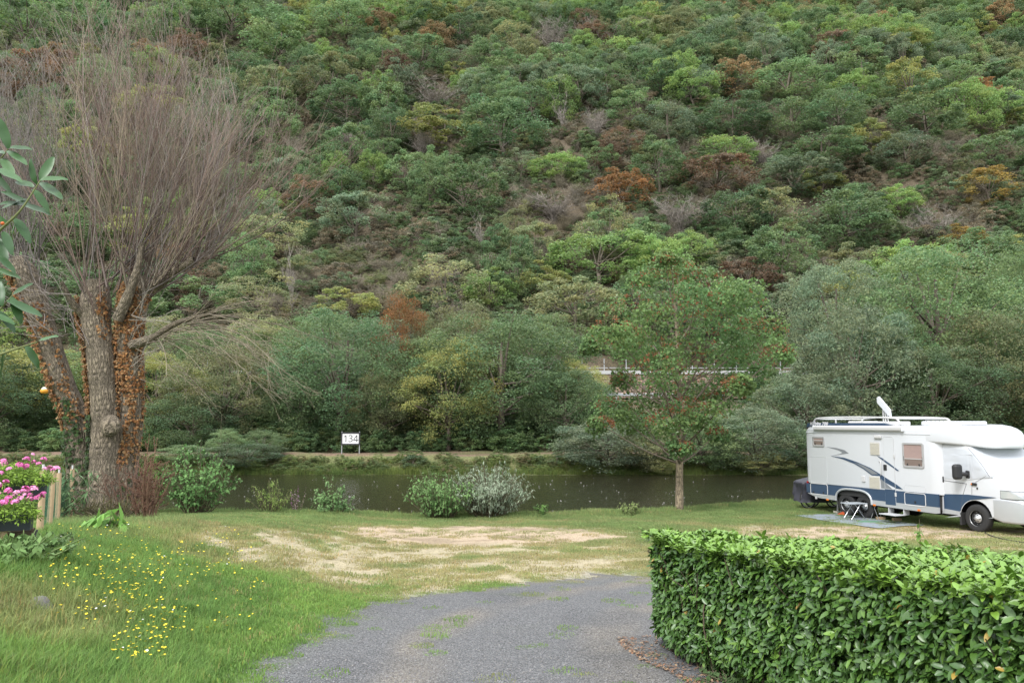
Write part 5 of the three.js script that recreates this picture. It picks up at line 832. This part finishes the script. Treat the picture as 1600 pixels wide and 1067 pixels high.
  { const dsh = new THREE.Group(); dsh.name = 'satellite_dish'; M.add(dsh); const zl = -0.95, [px, py] = sp(733, 205, zl), q = [[688, 85], [700, 78], [770, 160], [776, 204], [762, 200], [690, 118]].map(([a, b]) => sp(a, b, zl)); 
    const pl = plate('panel', q, zl, 0.05, white, dsh, 0.012); for (const s of [-0.11, 0.0, 0.1]) mesh('strut', tubeGeo([V(px + s, 2.76, zl - 0.05), V(px + s * 0.6 - 0.02, py + 0.22, zl - 0.02)], 0.016, 6), plastic, dsh); mesh('turntable', new THREE.CylinderGeometry(0.2, 0.22, 0.1, 20).translate(px, 2.82, zl - 0.1), plastic, dsh); }
  // cab: white thermal cover over screen and side windows, door seams, mirror, lamps
  const coverMat = phys(0.54, 0.57, 0.615, 0.55, { bumpMap: dataTexture(256, (u, v) => { const k = 0.6 * tileNoise(u * 5, v * 9, 45, 3) + 0.4 * tileNoise(u * 12, v * 20, 60, 5); return [k, k, k]; }, false), bumpScale: 0.02 });
  {
    const st = [[5.22, 1.34, 2.268, 0.993], [5.88, 1.34, 2.262, 0.993], [6.03, 1.36, 2.21, 0.99], [6.2, 1.4, 2.02, 0.986], [6.4, 1.42, 1.77, 0.986], [6.55, 1.44, 1.57, 0.99], [6.63, 1.455, 1.515, 0.985]];
    const g = loft(interpStations(st, 3), 0.02, 0.13, 0.9), uv = g.attributes.uv, p = g.attributes.position; for (let i = 0; i < uv.count; i++) uv.setXY(i, p.getX(i) * 0.5 + p.getZ(i) * 0.3, p.getY(i) * 0.5);
    mesh('windscreen_cover', g, coverMat, M);
    const L = (pts, r = 0.006) => mesh('seam', tubeGeo(pts, r, 4), std(0.12, 0.12, 0.13, 0.8), M);
    const zs = -0.13; L([V(5.98, 2.2, zs - 0.005), V(6.2, 1.97, zs - 0.008), V(6.4, 1.73, zs - 0.008), V(6.57, 1.48, zs)], 0.005);
    const q = (a, b) => { const [x, y] = sp(a, b, -0.139); return V(x, y, -0.138); };
    L([q(1092, 622), q(1093, 815)]); L([q(1244, 620), q(1222, 690), q(1205, 815)]); L([q(1090, 600), q(1170, 612), q(1240, 622)], 0.008); L([q(1277, 622), q(1277, 690)], 0.004); L([q(1365, 575), q(1300, 612)], 0.004);
    box('door_handle', ...(() => { const [x, y] = sp(1076, 612, -0.139); return [x, y, -0.142]; })(), sp(1104, 612, -0.139)[0], sp(1104, 577, -0.139)[1], -0.112, black, 0.012);
    { const [x, y] = sp(1290, 625, -0.139); box('side_indicator', x - 0.06, y - 0.035, -0.145, x + 0.09, y + 0.035, -0.105, black, 0.02); box('side_indicator', x - 0.075, y - 0.02, -0.145, x - 0.03, y + 0.02, -0.1, orange, 0.015); }
    { const [x, y] = sp(1311, 651, -0.139); box('cap', x - 0.02, y - 0.025, -0.142, x + 0.02, y + 0.025, -0.125, black, 0.008); }
    const mr = new THREE.Group(); mr.name = 'mirror'; M.add(mr); const [mx, my] = sp(1185, 548, 0.12), [ax, ay] = sp(1245, 565, -0.1);
    mesh('housing', new RoundedBoxGeometry(0.17, 0.4, 0.27, 5, 0.08).translate(mx + 0.0, my, 0.12), black, mr); mesh('arm', tubeGeo(smoothPath([V(ax, ay, -0.16), V(ax - 0.02, ay + 0.01, -0.02), V(mx + 0.02, my - 0.05, 0.06)], 10), 0.055, 10), black, mr); mesh('foot', new RoundedBoxGeometry(0.13, 0.2, 0.08, 3, 0.03).translate(ax + 0.0, ay, -0.15), black, mr);
    const m2 = mr.clone(); m2.scale.z = -1; m2.position.z = 2 * ZC; M.add(m2);
  }
  // headlamps, grille, fog lamps
  for (const s of [1, -1]) {
    const h = new THREE.Group(); h.name = 'headlight'; M.add(h);
    const lamp = (z) => ZC + s * z, prof = [[6.83, 0.968], [7.0, 0.96], [7.2, 0.935], [7.31, 0.865], [7.385, 0.74], [7.4, 0.58]];
    const G = new GB(); for (const [x, z] of prof) for (const [y, dx] of [[0.965, 0.012], [1.05, 0.02], [1.15, -0.035]]) G.v(x + dx * (z < 0.9 ? 1 : 0.2), y, lamp(z + (z > 0.9 ? 0.012 : 0.01)), 0, 0, 1, 1, 1, 1, 0, 0);
    for (let i = 0; i < prof.length - 1; i++) for (let j = 0; j < 2; j++) { const a = i * 3 + j; s > 0 ? G.i.push(a, a + 3, a + 1, a + 1, a + 3, a + 4) : G.i.push(a, a + 1, a + 3, a + 1, a + 4, a + 3); }
    const lg = G.build(false); lg.computeVertexNormals(); mesh('lens', lg, phys(0.62, 0.65, 0.68, 0.08, { metalness: 0.35, clearcoat: 1, clearcoatRoughness: 0.02 }), h);
    for (const [x, z] of [[7.33, 0.82], [7.4, 0.68]]) mesh('reflector', new THREE.SphereGeometry(0.05, 16, 12).scale(0.35, 1, 1).translate(x, 1.05, lamp(z)), chrome, h);
    mesh('surround', tubeGeo([...prof.map(([x, z]) => V(x + 0.004, 0.958, lamp(z + 0.012))), ...prof.slice().reverse().map(([x, z]) => V(x - 0.03 * (z < 0.9), 1.155, lamp(z + 0.01))), V(6.83, 0.958, lamp(0.98))], 0.006, 4), dark, h);
    mesh('fog_light', new THREE.CylinderGeometry(0.05, 0.05, 0.06, 18).rotateZ(Math.PI / 2).translate(7.36, 0.76, lamp(0.76)), chrome, M);
    box('air_intake', 7.4, 0.7, Math.min(lamp(0.62), lamp(0.3)), 7.455, 0.82, Math.max(lamp(0.62), lamp(0.3)), black, 0.02); for (let k = 0; k < 3; k++) box('intake_bar', 7.43, 0.715 + k * 0.035, Math.min(lamp(0.6), lamp(0.32)), 7.462, 0.728 + k * 0.035, Math.max(lamp(0.6), lamp(0.32)), trim, 0.004);
  }
  { const g = new THREE.Group(); g.name = 'grille'; M.add(g); box('frame', 7.3, 0.95, ZC - 0.54, 7.4, 1.12, ZC + 0.54, silver, 0.02, g); for (let k = 0; k < 4; k++) box('slat', 7.38, 0.97 + k * 0.036, ZC - 0.5, 7.415, 0.985 + k * 0.036, ZC + 0.5, black, 0.004, g); }
  for (const [a, b] of [[374, 722], [667, 756], [946, 788]]) { const [x, y] = sp(a, b, 0.02); box('side_marker', x - 0.05, y - 0.025, 0.012, x + 0.05, y + 0.025, 0.028, orange, 0.008); }
  { const [x, y] = sp(305, 710, 0.0); box('outlet', x - 0.03, y - 0.04, -0.02, x + 0.03, y + 0.04, 0.03, plastic, 0.01); }
  // step, jack
  const step = new THREE.Group(); step.name = 'entry_step'; M.add(step); box('tread', 3.35, 0.24, -0.05, 3.95, 0.27, 0.34, trim, 0.01, step); for (const x of [3.38, 3.92]) box('arm', x - 0.015, 0.25, -0.2, x + 0.015, 0.42, 0.0, trim, 0.005, step);
  mesh('jack', tubeGeo([V(0.95, 0.5, -0.4), V(0.93, 0.06, -0.4)], 0.03, 6), trim, M); box('jack_foot', 0.84, 0.0, -0.5, 1.02, 0.07, -0.3, beige, 0.01);
  // emblem above the screen
  { const g = textGeo('Hobby', 0.085, 0.003, font); g.rotateY(Math.PI / 2); g.translate(0, 0, 0); g.rotateZ(0.5); g.translate(6.26, 2.4, ZC + 0.62); const n = g.clone(); mesh('lettering', n, trim, M).rotation.set(0, 0, 0); }
  mesh('rear_lamp', new RoundedBoxGeometry(0.03, 0.34, 0.14, 2, 0.012).translate(0.0, 0.78, -0.1), phys(0.4, 0.02, 0.02, 0.25), M);

  // ---- two bicycles under a dark cover on the carrier
  const tyre = new THREE.TorusGeometry(0.315, 0.021, 8, 40), spokeG = (() => { const G = new GB(); for (let k = 0; k < 18; k++) { const a = k / 18 * 6.283; tube(G, [V(0, 0, k % 2 ? 0.02 : -0.02), V(Math.cos(a) * 0.3, Math.sin(a) * 0.3, 0)], () => 0.0018, 3); } return G.build(false); })();
  const toWorld = (x, y, z) => V(x, y, z).applyMatrix4(M.matrixWorld);
  [[-0.35, -0.87, 'bicycle nearest the motorhome tail under the dark cover'], [-0.62, -1.27, 'outer bicycle under the dark cover behind the motorhome']].forEach(([x, z, label], i) => {
    const b = thing('bicycle', label, 'bicycle', toWorld(x, 0.01, z), 'bicycles behind the motorhome'); b.rotation.y = th;
    for (const s of [-1, 1]) { const w = new THREE.Group(); w.name = 'wheel'; b.add(w); w.position.set(0, 0.335, s * 0.52); w.rotation.y = Math.PI / 2; mesh('tyre', tyre, rubber, w); mesh('rim', new THREE.TorusGeometry(0.29, 0.012, 6, 36), trim, w); mesh('spokes', spokeG, chrome, w); }
    const fr = []; for (const [a, c] of [[[0, 0.33, -0.52], [0, 0.8, -0.42]], [[0, 0.8, -0.42], [0, 0.3, 0.05]], [[0, 0.8, -0.42], [0, 0.78, 0.15]], [[0, 0.3, 0.05], [0, 0.85, 0.2]], [[0, 0.3, 0.05], [0, 0.33, 0.52]], [[0, 0.78, 0.15], [0, 0.33, 0.52]]]) fr.push(tubeGeo([V(...a), V(...c)], 0.017, 8));
    mesh('frame', mergeGeometries(fr), std(0.1, 0.1, 0.11, 0.4), b); mesh('handlebar', tubeGeo([V(-0.28, 0.9, -0.44), V(0, 0.87, -0.42), V(0.28, 0.9, -0.44)], 0.014, 8), black, b); mesh('saddle', new RoundedBoxGeometry(0.14, 0.06, 0.25, 3, 0.028).translate(0, 0.9, 0.22), black, b); mesh('chainring', new THREE.TorusGeometry(0.09, 0.008, 6, 24).rotateY(Math.PI / 2).translate(0.05, 0.3, 0.05), chrome, b);
  });
  {
    const cv = thing('bicycle_cover', 'crumpled dark tarpaulin draped over the bicycles behind the motorhome', 'cover', toWorld(-0.45, 0.27, ZC + 0.1)); cv.rotation.y = th;
    const G = new GB(), nu = 46, nv = 18; for (let j = 0; j <= nv; j++) for (let i = 0; i <= nu; i++) { const a = i / nu * 6.2832, t = j / nv, c = Math.cos(a), s = Math.sin(a), rx = 0.42, rz = 1.0, top = ss(0.72, 1, t), k = (1 - top * 0.96), fold = 1 + 0.14 * (noise(a * 5, t * 3, 3) - 0.5) + 0.12 * (noise((s + 2) * 6, t * 7 + c * 2, 5) - 0.5); const p = 0.6;
      G.v(Math.sign(c) * Math.pow(Math.abs(c), p) * rx * k * fold, t * 0.86 * 1 - (1 - t) * 0.06 * noise(a * 3, 1, 9) + 0.04 * top * noise(c * 3 + 5, s * 5 + 5, 7), Math.sign(s) * Math.pow(Math.abs(s), p) * rz * k * fold, 0, 1, 0); }
    for (let j = 0; j < nv; j++) for (let i = 0; i < nu; i++) { const a = j * (nu + 1) + i; G.i.push(a, a + nu + 1, a + 1, a + 1, a + nu + 1, a + nu + 2); }
    const g = G.build(false); g.computeVertexNormals(); mesh('tarpaulin', g, phys(0.04, 0.04, 0.055, 0.5, { side: THREE.DoubleSide, sheen: 0.3, sheenColor: RGB(0.3, 0.3, 0.35) }), cv);
  }
  // ---- camping things beside it
  const gnd = (px, py) => { const g = groundAt(px, py, 15); return V(g.x, g.y, -g.D); };
  {
    const p = gnd(1336, 812), t = thing('folding_table', 'small grey folding camp table with crossed metal legs beside the rear wheels', 'table', p); t.rotation.y = 0.25;
    mesh('table_top', new RoundedBoxGeometry(0.62, 0.025, 0.45, 2, 0.01).translate(0, 0.475, 0), std(0.36, 0.39, 0.42, 0.5), t);
    for (const z of [-0.17, 0.17]) for (const s of [-1, 1]) mesh('leg', tubeGeo([V(s * 0.25, 0.005, z * 1.05), V(-s * 0.1, 0.465, z)], 0.012, 6), chrome, t);
    for (const x of [-0.25, 0.25]) mesh('crossbar', tubeGeo([V(x, 0.03, -0.17), V(x, 0.03, 0.17)], 0.01, 6), chrome, t);
  }
  {
    const p = gnd(1370, 812), t = thing('folding_stool', 'narrow folded stool standing beside the entry step', 'stool', p); t.rotation.y = 0.9;
    mesh('seat', new RoundedBoxGeometry(0.34, 0.03, 0.1, 2, 0.01).translate(0, 0.42, 0), std(0.05, 0.08, 0.07, 0.7), t); for (const x of [-0.15, 0.15]) { mesh('leg', tubeGeo([V(x, 0, -0.12), V(x, 0.42, 0.03)], 0.011, 6), chrome, t); mesh('leg', tubeGeo([V(x, 0, 0.12), V(x, 0.42, -0.03)], 0.011, 6), chrome, t); }
  }
  {
    const g = gridGeo(list([-1.6, 1.6, 0.1]), list([-0.9, 0.9, 0.1]), () => 0, () => [1, 1, 1]); const c = gnd(1340, 815), m = thing('ground_mat', 'pale grey ground mat spread beside the rear of the motorhome', 'mat', V(c.x, 0, c.z)); m.rotation.y = th;
    const pos = g.attributes.position, q = V(0, 0, 0); m.updateMatrixWorld(); for (let i = 0; i < pos.count; i++) { q.fromBufferAttribute(pos, i); const w = q.clone().applyMatrix4(m.matrixWorld); pos.setY(i, nearHeight(w.x, -w.z) + 0.02 + 0.012 * noise(q.x * 5, q.z * 5, 3)); } g.computeVertexNormals();
    mesh('cloth', g, std(0.22, 0.25, 0.285, 0.85, { side: THREE.DoubleSide }), m);
  }
  [[1377, 813, 'tan wooden block on the mat below the entry step'], [1402, 815, 'tan wooden block right of the entry step']].forEach(([px, py, label]) => { const p = gnd(px, py), b = thing('wooden_block', label, 'block', p); mesh('block', new RoundedBoxGeometry(0.24, 0.1, 0.14, 2, 0.012).translate(0, 0.05, 0), std(0.42, 0.31, 0.19, 0.85), b); });
  { const p = gnd(1358, 817), b = thing('green_sack', 'flat green sack lying on the ground mat', 'sack', p); const g = new THREE.SphereGeometry(0.3, 24, 10).scale(1.1, 0.12, 0.5); const ps = g.attributes.position; for (let i = 0; i < ps.count; i++) ps.setY(i, ps.getY(i) * (0.8 + 0.5 * noise(ps.getX(i) * 9, ps.getZ(i) * 9, 2)) + 0.025); g.computeVertexNormals(); mesh('sack', g, std(0.09, 0.19, 0.12, 0.8), b); }
  { const w = [[1318, 808], [1326, 806]].map(([px, py]) => gnd(px, py)); const c = thing('wheel_chock', 'red-orange ramp under the rear wheel of the motorhome', 'ramp', toWorld(w1x - 0.42, nearHeight(toWorld(w1x, 0, 0).x, -toWorld(w1x, 0, 0).z), -0.15)); c.rotation.y = th; const g = new THREE.ExtrudeGeometry(poly([[0, 0], [0.34, 0], [0.34, 0.11], [0.28, 0.11]]), { depth: 0.2, bevelEnabled: true, bevelSize: 0.006, bevelThickness: 0.006 }); g.translate(0, 0.006, -0.1); mesh('ramp', g, std(0.55, 0.1, 0.03, 0.6), c); }
  { const P = [[1512, 828], [1524, 829], [1528, 825], [1548, 838], [1575, 845], [1600, 849], [1640, 853]].map(([a, b]) => gnd(a, b).add(V(0, 0.02, 0))); tag(mesh('power_cable', tubeGeo(smoothPath(P, 60), 0.012, 6), rubber), 'black power cable trailing over the grass in front of the motorhome', 'cable'); }
}
// ---------------------------------------------------------------- grass, flowers, stones
{
  const R = rng(24680);
  function tuft(seed, n, r, h, w) { // a patch of blades
    const Q = rng(seed), G = new GB();
    for (let k = 0; k < n; k++) {
      const a = Q() * 6.283, q = Math.sqrt(Q()) * r, x = Math.cos(a) * q, z = Math.sin(a) * q, hh = h * (0.45 + Q() * 0.75), la = Q() * 6.283, lean = (0.15 + Q() * 0.75) * hh, dx = Math.cos(la), dz = Math.sin(la), ww = w * (0.6 + Q() * 0.7), v = 0.75 + Q() * 0.5, yl = Q() < 0.06 ? 1.4 : 1, c = [v * yl, v, v * 0.9];
      const nx = -dx * 0.3, nz = -dz * 0.3, ny = 0.95, b = G.v(x - dz * ww, -0.01, z + dx * ww, nx, ny, nz, ...c); G.v(x + dz * ww, -0.01, z - dx * ww, nx, ny, nz, ...c); G.v(x + dx * lean * 0.35 - dz * ww * 0.8, hh * 0.6, z + dz * lean * 0.35 + dx * ww * 0.8, nx, ny, nz, ...c); G.v(x + dx * lean * 0.35 + dz * ww * 0.8, hh * 0.6, z + dz * lean * 0.35 - dx * ww * 0.8, nx, ny, nz, ...c); G.v(x + dx * lean, hh * (0.95 - 0.2 * Q()), z + dz * lean, nx, ny, nz, ...c);
      G.i.push(b, b + 1, b + 2, b + 2, b + 1, b + 3, b + 2, b + 3, b + 4);
    }
    const g = G.build(); g.computeVertexNormals(); return g;
  }
  const long = [tuft(1, 90, 0.17, 0.12, 0.0034), tuft(2, 80, 0.17, 0.17, 0.003), tuft(3, 90, 0.15, 0.085, 0.004)], short = [tuft(4, 130, 0.24, 0.026, 0.0045), tuft(5, 130, 0.24, 0.036, 0.0045), tuft(6, 110, 0.22, 0.02, 0.005)];
  const blade = softLeaf(1, 1, 1, 0.4);
  const L = [[], [], []], S = [[], [], []], clover = [];
  const col = (x, D, dry) => { const n = fbm(x * 0.8, D * 0.8, 3, 81), b = fbm(x * 2.3, D * 2.3, 2, 401), t = clamp(n * 1.1 + (b - 0.5) * 0.8, 0, 1); const far = ss(11, 17, D); let c = mix3(mix3([0.145, 0.275, 0.075], [0.17, 0.26, 0.1], far), mix3([0.235, 0.375, 0.1], [0.26, 0.345, 0.14], far), t); c = mix3(c, [0.40, 0.34, 0.19], dry); const v = 0.85 + R() * 0.3; return RGB(c[0] * v, c[1] * v, c[2] * v); };
  const seenIn = (x, D) => Math.abs(x) < 0.64 * D + 0.5;
  // long grass on the left bank
  for (let k = 0; k < 30000; k++) {
    const D = 4.6 + Math.pow(R(), 1.3) * 17, x = -0.66 * D - 0.3 + R() * (0.66 * D); if (x > -1.4) continue;
    const edge = roadMask(x, D), bx = -2.4 - (D - 7) * 0.38, wild = ss(bx + 0.4, bx - 0.7, x) * ss(21, 16, D); if (edge > 0.25 || D > bankEdge(x) - 0.2) continue; const dry = dryMask(x, D), bm = bareMask(x, D); if (R() < dry * 0.9 + bm || R() > 0.06 + wild) continue;
    if (R() > (D < 10 ? 1 : D < 14 ? 0.8 : 0.6)) continue;
    const s = 0.45 + wild * 0.4 + R() * 0.25; L[Math.floor(R() * 3)].push([place(x, nearHeight(x, D), -D, s, s * (0.7 + R() * 0.5), s, R() * 6.28), col(x, D, dry * 0.7 + (R() < 0.04 ? 0.5 : 0))]);
  }
  // short turf
  for (let k = 0; k < 52000; k++) {
    const D = 5 + Math.pow(R(), 0.8) * 25, x = (R() * 2 - 1) * (0.66 * D + 0.6); if (D > bankEdge(x) + 0.3) continue;
    const r = roadMask(x, D), bm = bareMask(x, D), dry = dryMask(x, D), patch = ss(0.60, 0.74, fbm(x * 1.0, D * 1.9, 4, 99)) * ss(9, 12, D);
    if (R() < ss(0.25, 0.95, r) * (0.985 - patch * 0.3) || R() < bm * 0.96 || R() < dry * 0.9) continue; if (x > 1.2 && D < 8 && x > 1.36 + (8.3 - D) * 0.3) continue;
    const s = (0.7 + R() * 0.6) * (r > 0.3 ? 0.6 : 1), edge = ss(1.4, 0.2, bankEdge(x) - D); S[Math.floor(R() * 3)].push([place(x, nearHeight(x, D), -D, s, s * (0.7 + R() * 0.7 + edge * 4 * R()), s, R() * 6.28), col(x, D, clamp(dry * 0.8 + bm * 0.5 + (R() < 0.08 ? 0.5 : 0), 0, 0.9))]);
  }
  const g = stuff(new THREE.Group()); g.name = 'meadow_grass'; tag(g, 'green and straw-coloured grass of the meadow and bank', 'grass'); scene.add(g);
  L.forEach((l, i) => stuff(instances('long_grass', long[i], blade, l, g))); S.forEach((l, i) => stuff(instances('turf', short[i], blade, l, g)));
  // buttercups and clover heads
  const F = new GB(); for (let k = 0; k < 5; k++) { const a = k * 1.2566, c = Math.cos(a), s = Math.sin(a); leaf(F, 0, 0, 0, c * -0.35, 0.94, s * -0.35, c, 0.35, s, 0.0125, 0.0115, 0.1, 0, 1, 0, 0.3, 1, 1, 1); }
  const stem = new GB(); tube(stem, [V(0, -0.24, 0.02), V(0.01, -0.1, 0), V(0, 0, 0)], () => 0.0016, 3, [0.16, 0.26, 0.3]);
  const fl = [], wh = [], st = [];
  for (let k = 0; k < 30000 && fl.length < 720; k++) {
    const px = 60 + R() * 350, py = 835 + R() * 232, w = fbm(px / 60, py / 40, 3, 501), core = Math.exp(-(((px - 235) / 110) ** 2)) * 0.8 + 0.2; if (R() > core * ss(0.36, 0.62, w) || (py > 1010 && (px < 170 || px > 260))) continue;
    const q = groundAt(px, py, 4, 24); if (roadMask(q.x, q.D) > 0.3) continue; const y = q.y + 0.13 + R() * 0.12, sc = 0.8 + R() * 0.6; (R() < 0.96 ? fl : wh).push([place(q.x, y, -q.D, sc, sc, sc, R() * 6, (R() - 0.5) * 0.9, (R() - 0.5) * 0.9)]); st.push([place(q.x, y, -q.D, 1, 1, 1, R() * 6)]);
  }
  const fg = stuff(new THREE.Group()); fg.name = 'wildflowers'; tag(fg, 'small yellow buttercups scattered in the grass of the left bank', 'wildflowers'); scene.add(fg);
  stuff(instances('buttercups', F.build(false), std(0.80, 0.62, 0.02, 0.5, { side: THREE.DoubleSide }), fl, fg)); if (wh.length) stuff(instances('white_flowers', F.build(false), std(0.75, 0.75, 0.72, 0.7, { side: THREE.DoubleSide }), wh, fg)); stuff(instances('flower_stems', stem.build(false), std(0.12, 0.2, 0.05, 0.8), st, fg));
  // loose stones on the drive
  const st3 = [0, 1, 2].map((i) => { const e = new THREE.IcosahedronGeometry(1, 0), p = e.attributes.position, m = new Map(); for (let k = 0; k < p.count; k++) { const key = [p.getX(k), p.getY(k), p.getZ(k)].map((q) => q.toFixed(3)).join(); if (!m.has(key)) m.set(key, 0.7 + rng(i * 99 + m.size + 1)() * 0.6); const s = m.get(key); p.setXYZ(k, p.getX(k) * s, p.getY(k) * s * 0.6, p.getZ(k) * s * 0.85); } e.computeVertexNormals(); return e; }), gr = [[], [], []];
  for (let k = 0; k < 26000; k++) { const D = 5.6 + R() * R() * 8.6, x = -3 + R() * (D < 8 ? 5 : 6); if (R() > roadMask(x, D) || (x > 1.3 && D < 8.4)) continue; const s = 0.004 + R() * R() * 0.008, v = 0.12 + R() * 0.15, w = R(); gr[k % 3].push([place(x, nearHeight(x, D) + s * 0.25, -D, s, s, s, R() * 6.28), RGB(v * (1 + w * 0.08), v * (1 + w * 0.03), v * (1.06 - w * 0.1))]); }
  const gg = stuff(new THREE.Group()); gg.name = 'loose_gravel'; tag(gg, 'loose blue-grey chippings on the drive', 'gravel'); scene.add(gg); gr.forEach((l, i) => stuff(instances('chippings', st3[i], std(1, 1, 1, 0.9), l, gg)));
  { const q = groundAt(66, 962, 4), e = new THREE.IcosahedronGeometry(0.15, 3), p = e.attributes.position; for (let k = 0; k < p.count; k++) { const n = 0.75 + 0.5 * noise(p.getX(k) * 9 + 5, p.getY(k) * 9 + p.getZ(k) * 7, 3); p.setXYZ(k, p.getX(k) * n * 0.75, p.getY(k) * n * 1.1, p.getZ(k) * n); } e.computeVertexNormals(); const s = thing('stone', 'pale weathered stone in the dry bank at the left', 'stone', V(q.x, q.y - 0.03, -q.D)); mesh('rock', e, std(0.13, 0.125, 0.115, 0.95), s); s.rotation.z = 0.5; }
  // specks drifting on the river
  const sp = []; for (let k = 0; k < 1100; k++) { const D = 30 + R() * 33, x = (R() * 2 - 1) * 0.62 * D, n = fbm(x / 5, D / 3, 3, 601); if (n < 0.47 || D < bankEdge(x) + 2.5) continue; const s = 0.01 + R() * R() * 0.025; sp.push([place(x, WATER + 0.004, -D, s * (1 + R() * 2), s, s, R() * 6.28)]); }
  tag(stuff(instances('floating_specks', new THREE.SphereGeometry(1, 6, 4).scale(1, 0.3, 1), std(0.55, 0.54, 0.48, 0.8), sp)), 'pale fluff and leaves drifting on the river', 'debris');
  // reeds and tall herbs at the far waterline
  const rd = [[], []]; for (let k = 0; k < 1300; k++) { const x = (R() * 2 - 1) * 46, D = 66.9 + R() * R() * 2.4, y = Math.max(farHeight(x, D), WATER), n = fbm(x / 3, 2, 2, 611), s = 1.6 + R() * 3 * n; rd[k % 2].push([place(x, y, -D, 2.6, s * 1.4, 2.6, R() * 6.28), RGB(...mix3([0.10, 0.17, 0.05], [0.20, 0.25, 0.07], clamp(n + (R() - 0.5) * 0.5, 0, 1)))]); }
  const rg = stuff(new THREE.Group()); rg.name = 'bank_herbs'; tag(rg, 'reeds and herbs along the far waterline', 'reeds'); scene.add(rg); rd.forEach((l, i) => stuff(instances('reeds', long[i], blade, l, rg)));
}
// ---------------------------------------------------------------- shrub twigs reaching in from the left, close to us
{
  const R = rng(4242), D0 = 3.6, o = V(at(-60, 420, D0).x, height(-2.9, D0) , -D0), s = thing('photinia_shrub', 'glossy green leafy twigs reaching in at the left edge', 'shrub', o);
  const P = (px, py, dz = 0) => at(px, py, D0 + dz).sub(o), mats = [std(0.03, 0.085, 0.022, 0.42, { side: THREE.DoubleSide }), std(0.042, 0.11, 0.028, 0.42, { side: THREE.DoubleSide }), std(0.06, 0.135, 0.04, 0.42, { side: THREE.DoubleSide })];
  const stems = [[P(-140, 700, 0.1), P(-70, 480, 0.1), P(-10, 370, 0), P(30, 330, -0.05), P(62, 282, -0.05)], [P(-120, 600, 0.1), P(-60, 380, 0.15), P(-20, 280, 0.1), P(12, 232, 0.05)], [P(-110, 640, 0), P(-50, 520, 0), P(-8, 490, 0), P(18, 462, 0)], [P(-100, 640, 0), P(-40, 570, -0.05), P(10, 550, -0.05), P(58, 534, -0.1)]];
  const G = new GB(); for (const p of stems) tube(G, smoothPath(p, 16), (t) => lerp(0.012, 0.0025, t), 6); mesh('twigs', G.build(false), std(0.16, 0.18, 0.07, 0.8), s);
  mesh('stem', tubeGeo(smoothPath([V(-0.35, -0.1, 0.1), V(-0.3, 0.5, 0.1), P(-140, 700, 0.1)], 8), 0.016, 8), barkMat.clone(), s).material.vertexColors = false;
  const leafG = [laurelLeaf(0.145, 0.047, 0.12, 6), laurelLeaf(0.125, 0.043, 0.28, 6)];
  const put = (p, dir, roll, k, sc) => { const f = mesh('leaf', leafG[k % 2], mats[Math.floor(R() * 2.6) % 3], s); const d = dir.clone().normalize(), n = V(Math.sin(roll), Math.cos(roll), 0.75).addScaledVector(d, 0); n.addScaledVector(d, -n.dot(d)).normalize(); f.applyMatrix4(new THREE.Matrix4().makeBasis(n.clone().cross(d), n, d).scale(V(sc, sc, sc)).setPosition(p)); };
  const W = (dx, dy, dz = 0) => V(dx, -dy, dz);
  // [px, py, direction on the picture, roll]
  const LV = [[62, 282, 0.3, -1, 0.3], [62, 282, 1, -0.35, 0.6], [60, 285, 0.8, 0.45, 0.3], [58, 288, -0.4, -1, -0.4], [52, 292, -1, -0.4, -0.3], [50, 296, 0.9, 0.9, 0.4], [40, 312, -0.9, 0.2, -0.4], [36, 322, 0.9, 0.1, 0.3], [30, 332, -0.6, 0.9, 0.1], [22, 342, 0.8, 0.8, 0.2], [12, 352, -0.8, -0.6, -0.2], [4, 362, 0.7, 0.9, 0.3], [-5, 372, 0.6, 1, 0], [-8, 378, -0.5, 0.6, 0], [12, 232, -0.2, -1, 0], [12, 232, 0.9, -0.2, 0.4], [10, 236, 0.9, 0.5, 0.4], [6, 240, -0.9, -0.3, -0.2], [2, 248, 0.8, 0.8, 0.3], [-4, 256, -0.4, 0.9, 0], [-8, 264, 0.9, 0.35, 0.2], [-12, 272, 0.9, 0.8, 0.3], [18, 462, 0.9, -0.5, 0.4], [16, 464, 0.5, 0.9, 0.2], [10, 470, 0.9, 0.35, 0.3], [2, 478, -0.2, -1, 0], [-4, 486, 0.6, 0.8, 0], [-12, 492, 0.9, 0.2, 0.2], [58, 534, 0.9, -0.25, 0.3], [38, 540, 0.4, 0.6, 0.2], [8, 545, -0.4, 0.8, 0], [-6, 400, 0.8, 0.5, 0.2], [-10, 420, 0.7, 0.2, 0.3], [-2, 320, 0.9, -0.3, 0.2], [0, 300, 0.9, 0.3, 0.2]];
  LV.forEach(([px, py, dx, dy, roll], k) => put(P(px, py, (R() - 0.5) * 0.1), W(dx, dy, (R() - 0.5) * 0.9), roll + (R() - 0.5) * 0.6, k, 0.75 + R() * 0.3));
  mesh('berry', new THREE.SphereGeometry(0.008, 10, 8).translate(...P(3, 349, -0.05).toArray()), std(0.6, 0.12, 0.02, 0.4), s);
}
// trees that would share a label are told apart by their order from the left
{
  const by = new Map(), nth = ['leftmost', 'second from left', 'third from left', 'fourth from left', 'fifth from left', 'sixth from left', 'seventh from left', 'eighth from left'];
  for (const e of trees) { const k = e[0].userData.label; if (!by.has(k)) by.set(k, []); by.get(k).push(e); }
  for (const l of by.values()) if (l.length > 1) l.sort((a, b) => a[1] - b[1]).forEach(([t], i) => { t.userData.label += ', ' + (i === l.length - 1 ? (l.length === 2 ? 'right one of two' : 'rightmost') : l.length === 2 ? 'left one of two' : nth[i]); });
  for (const [t] of trees) for (const w of ['mid-sized ', 'small ', 'big ', 'leafy ']) if (t.userData.label.split(' ').length > 16) t.userData.label = t.userData.label.replace(w, '');
}
renderer.render(scene, camera);
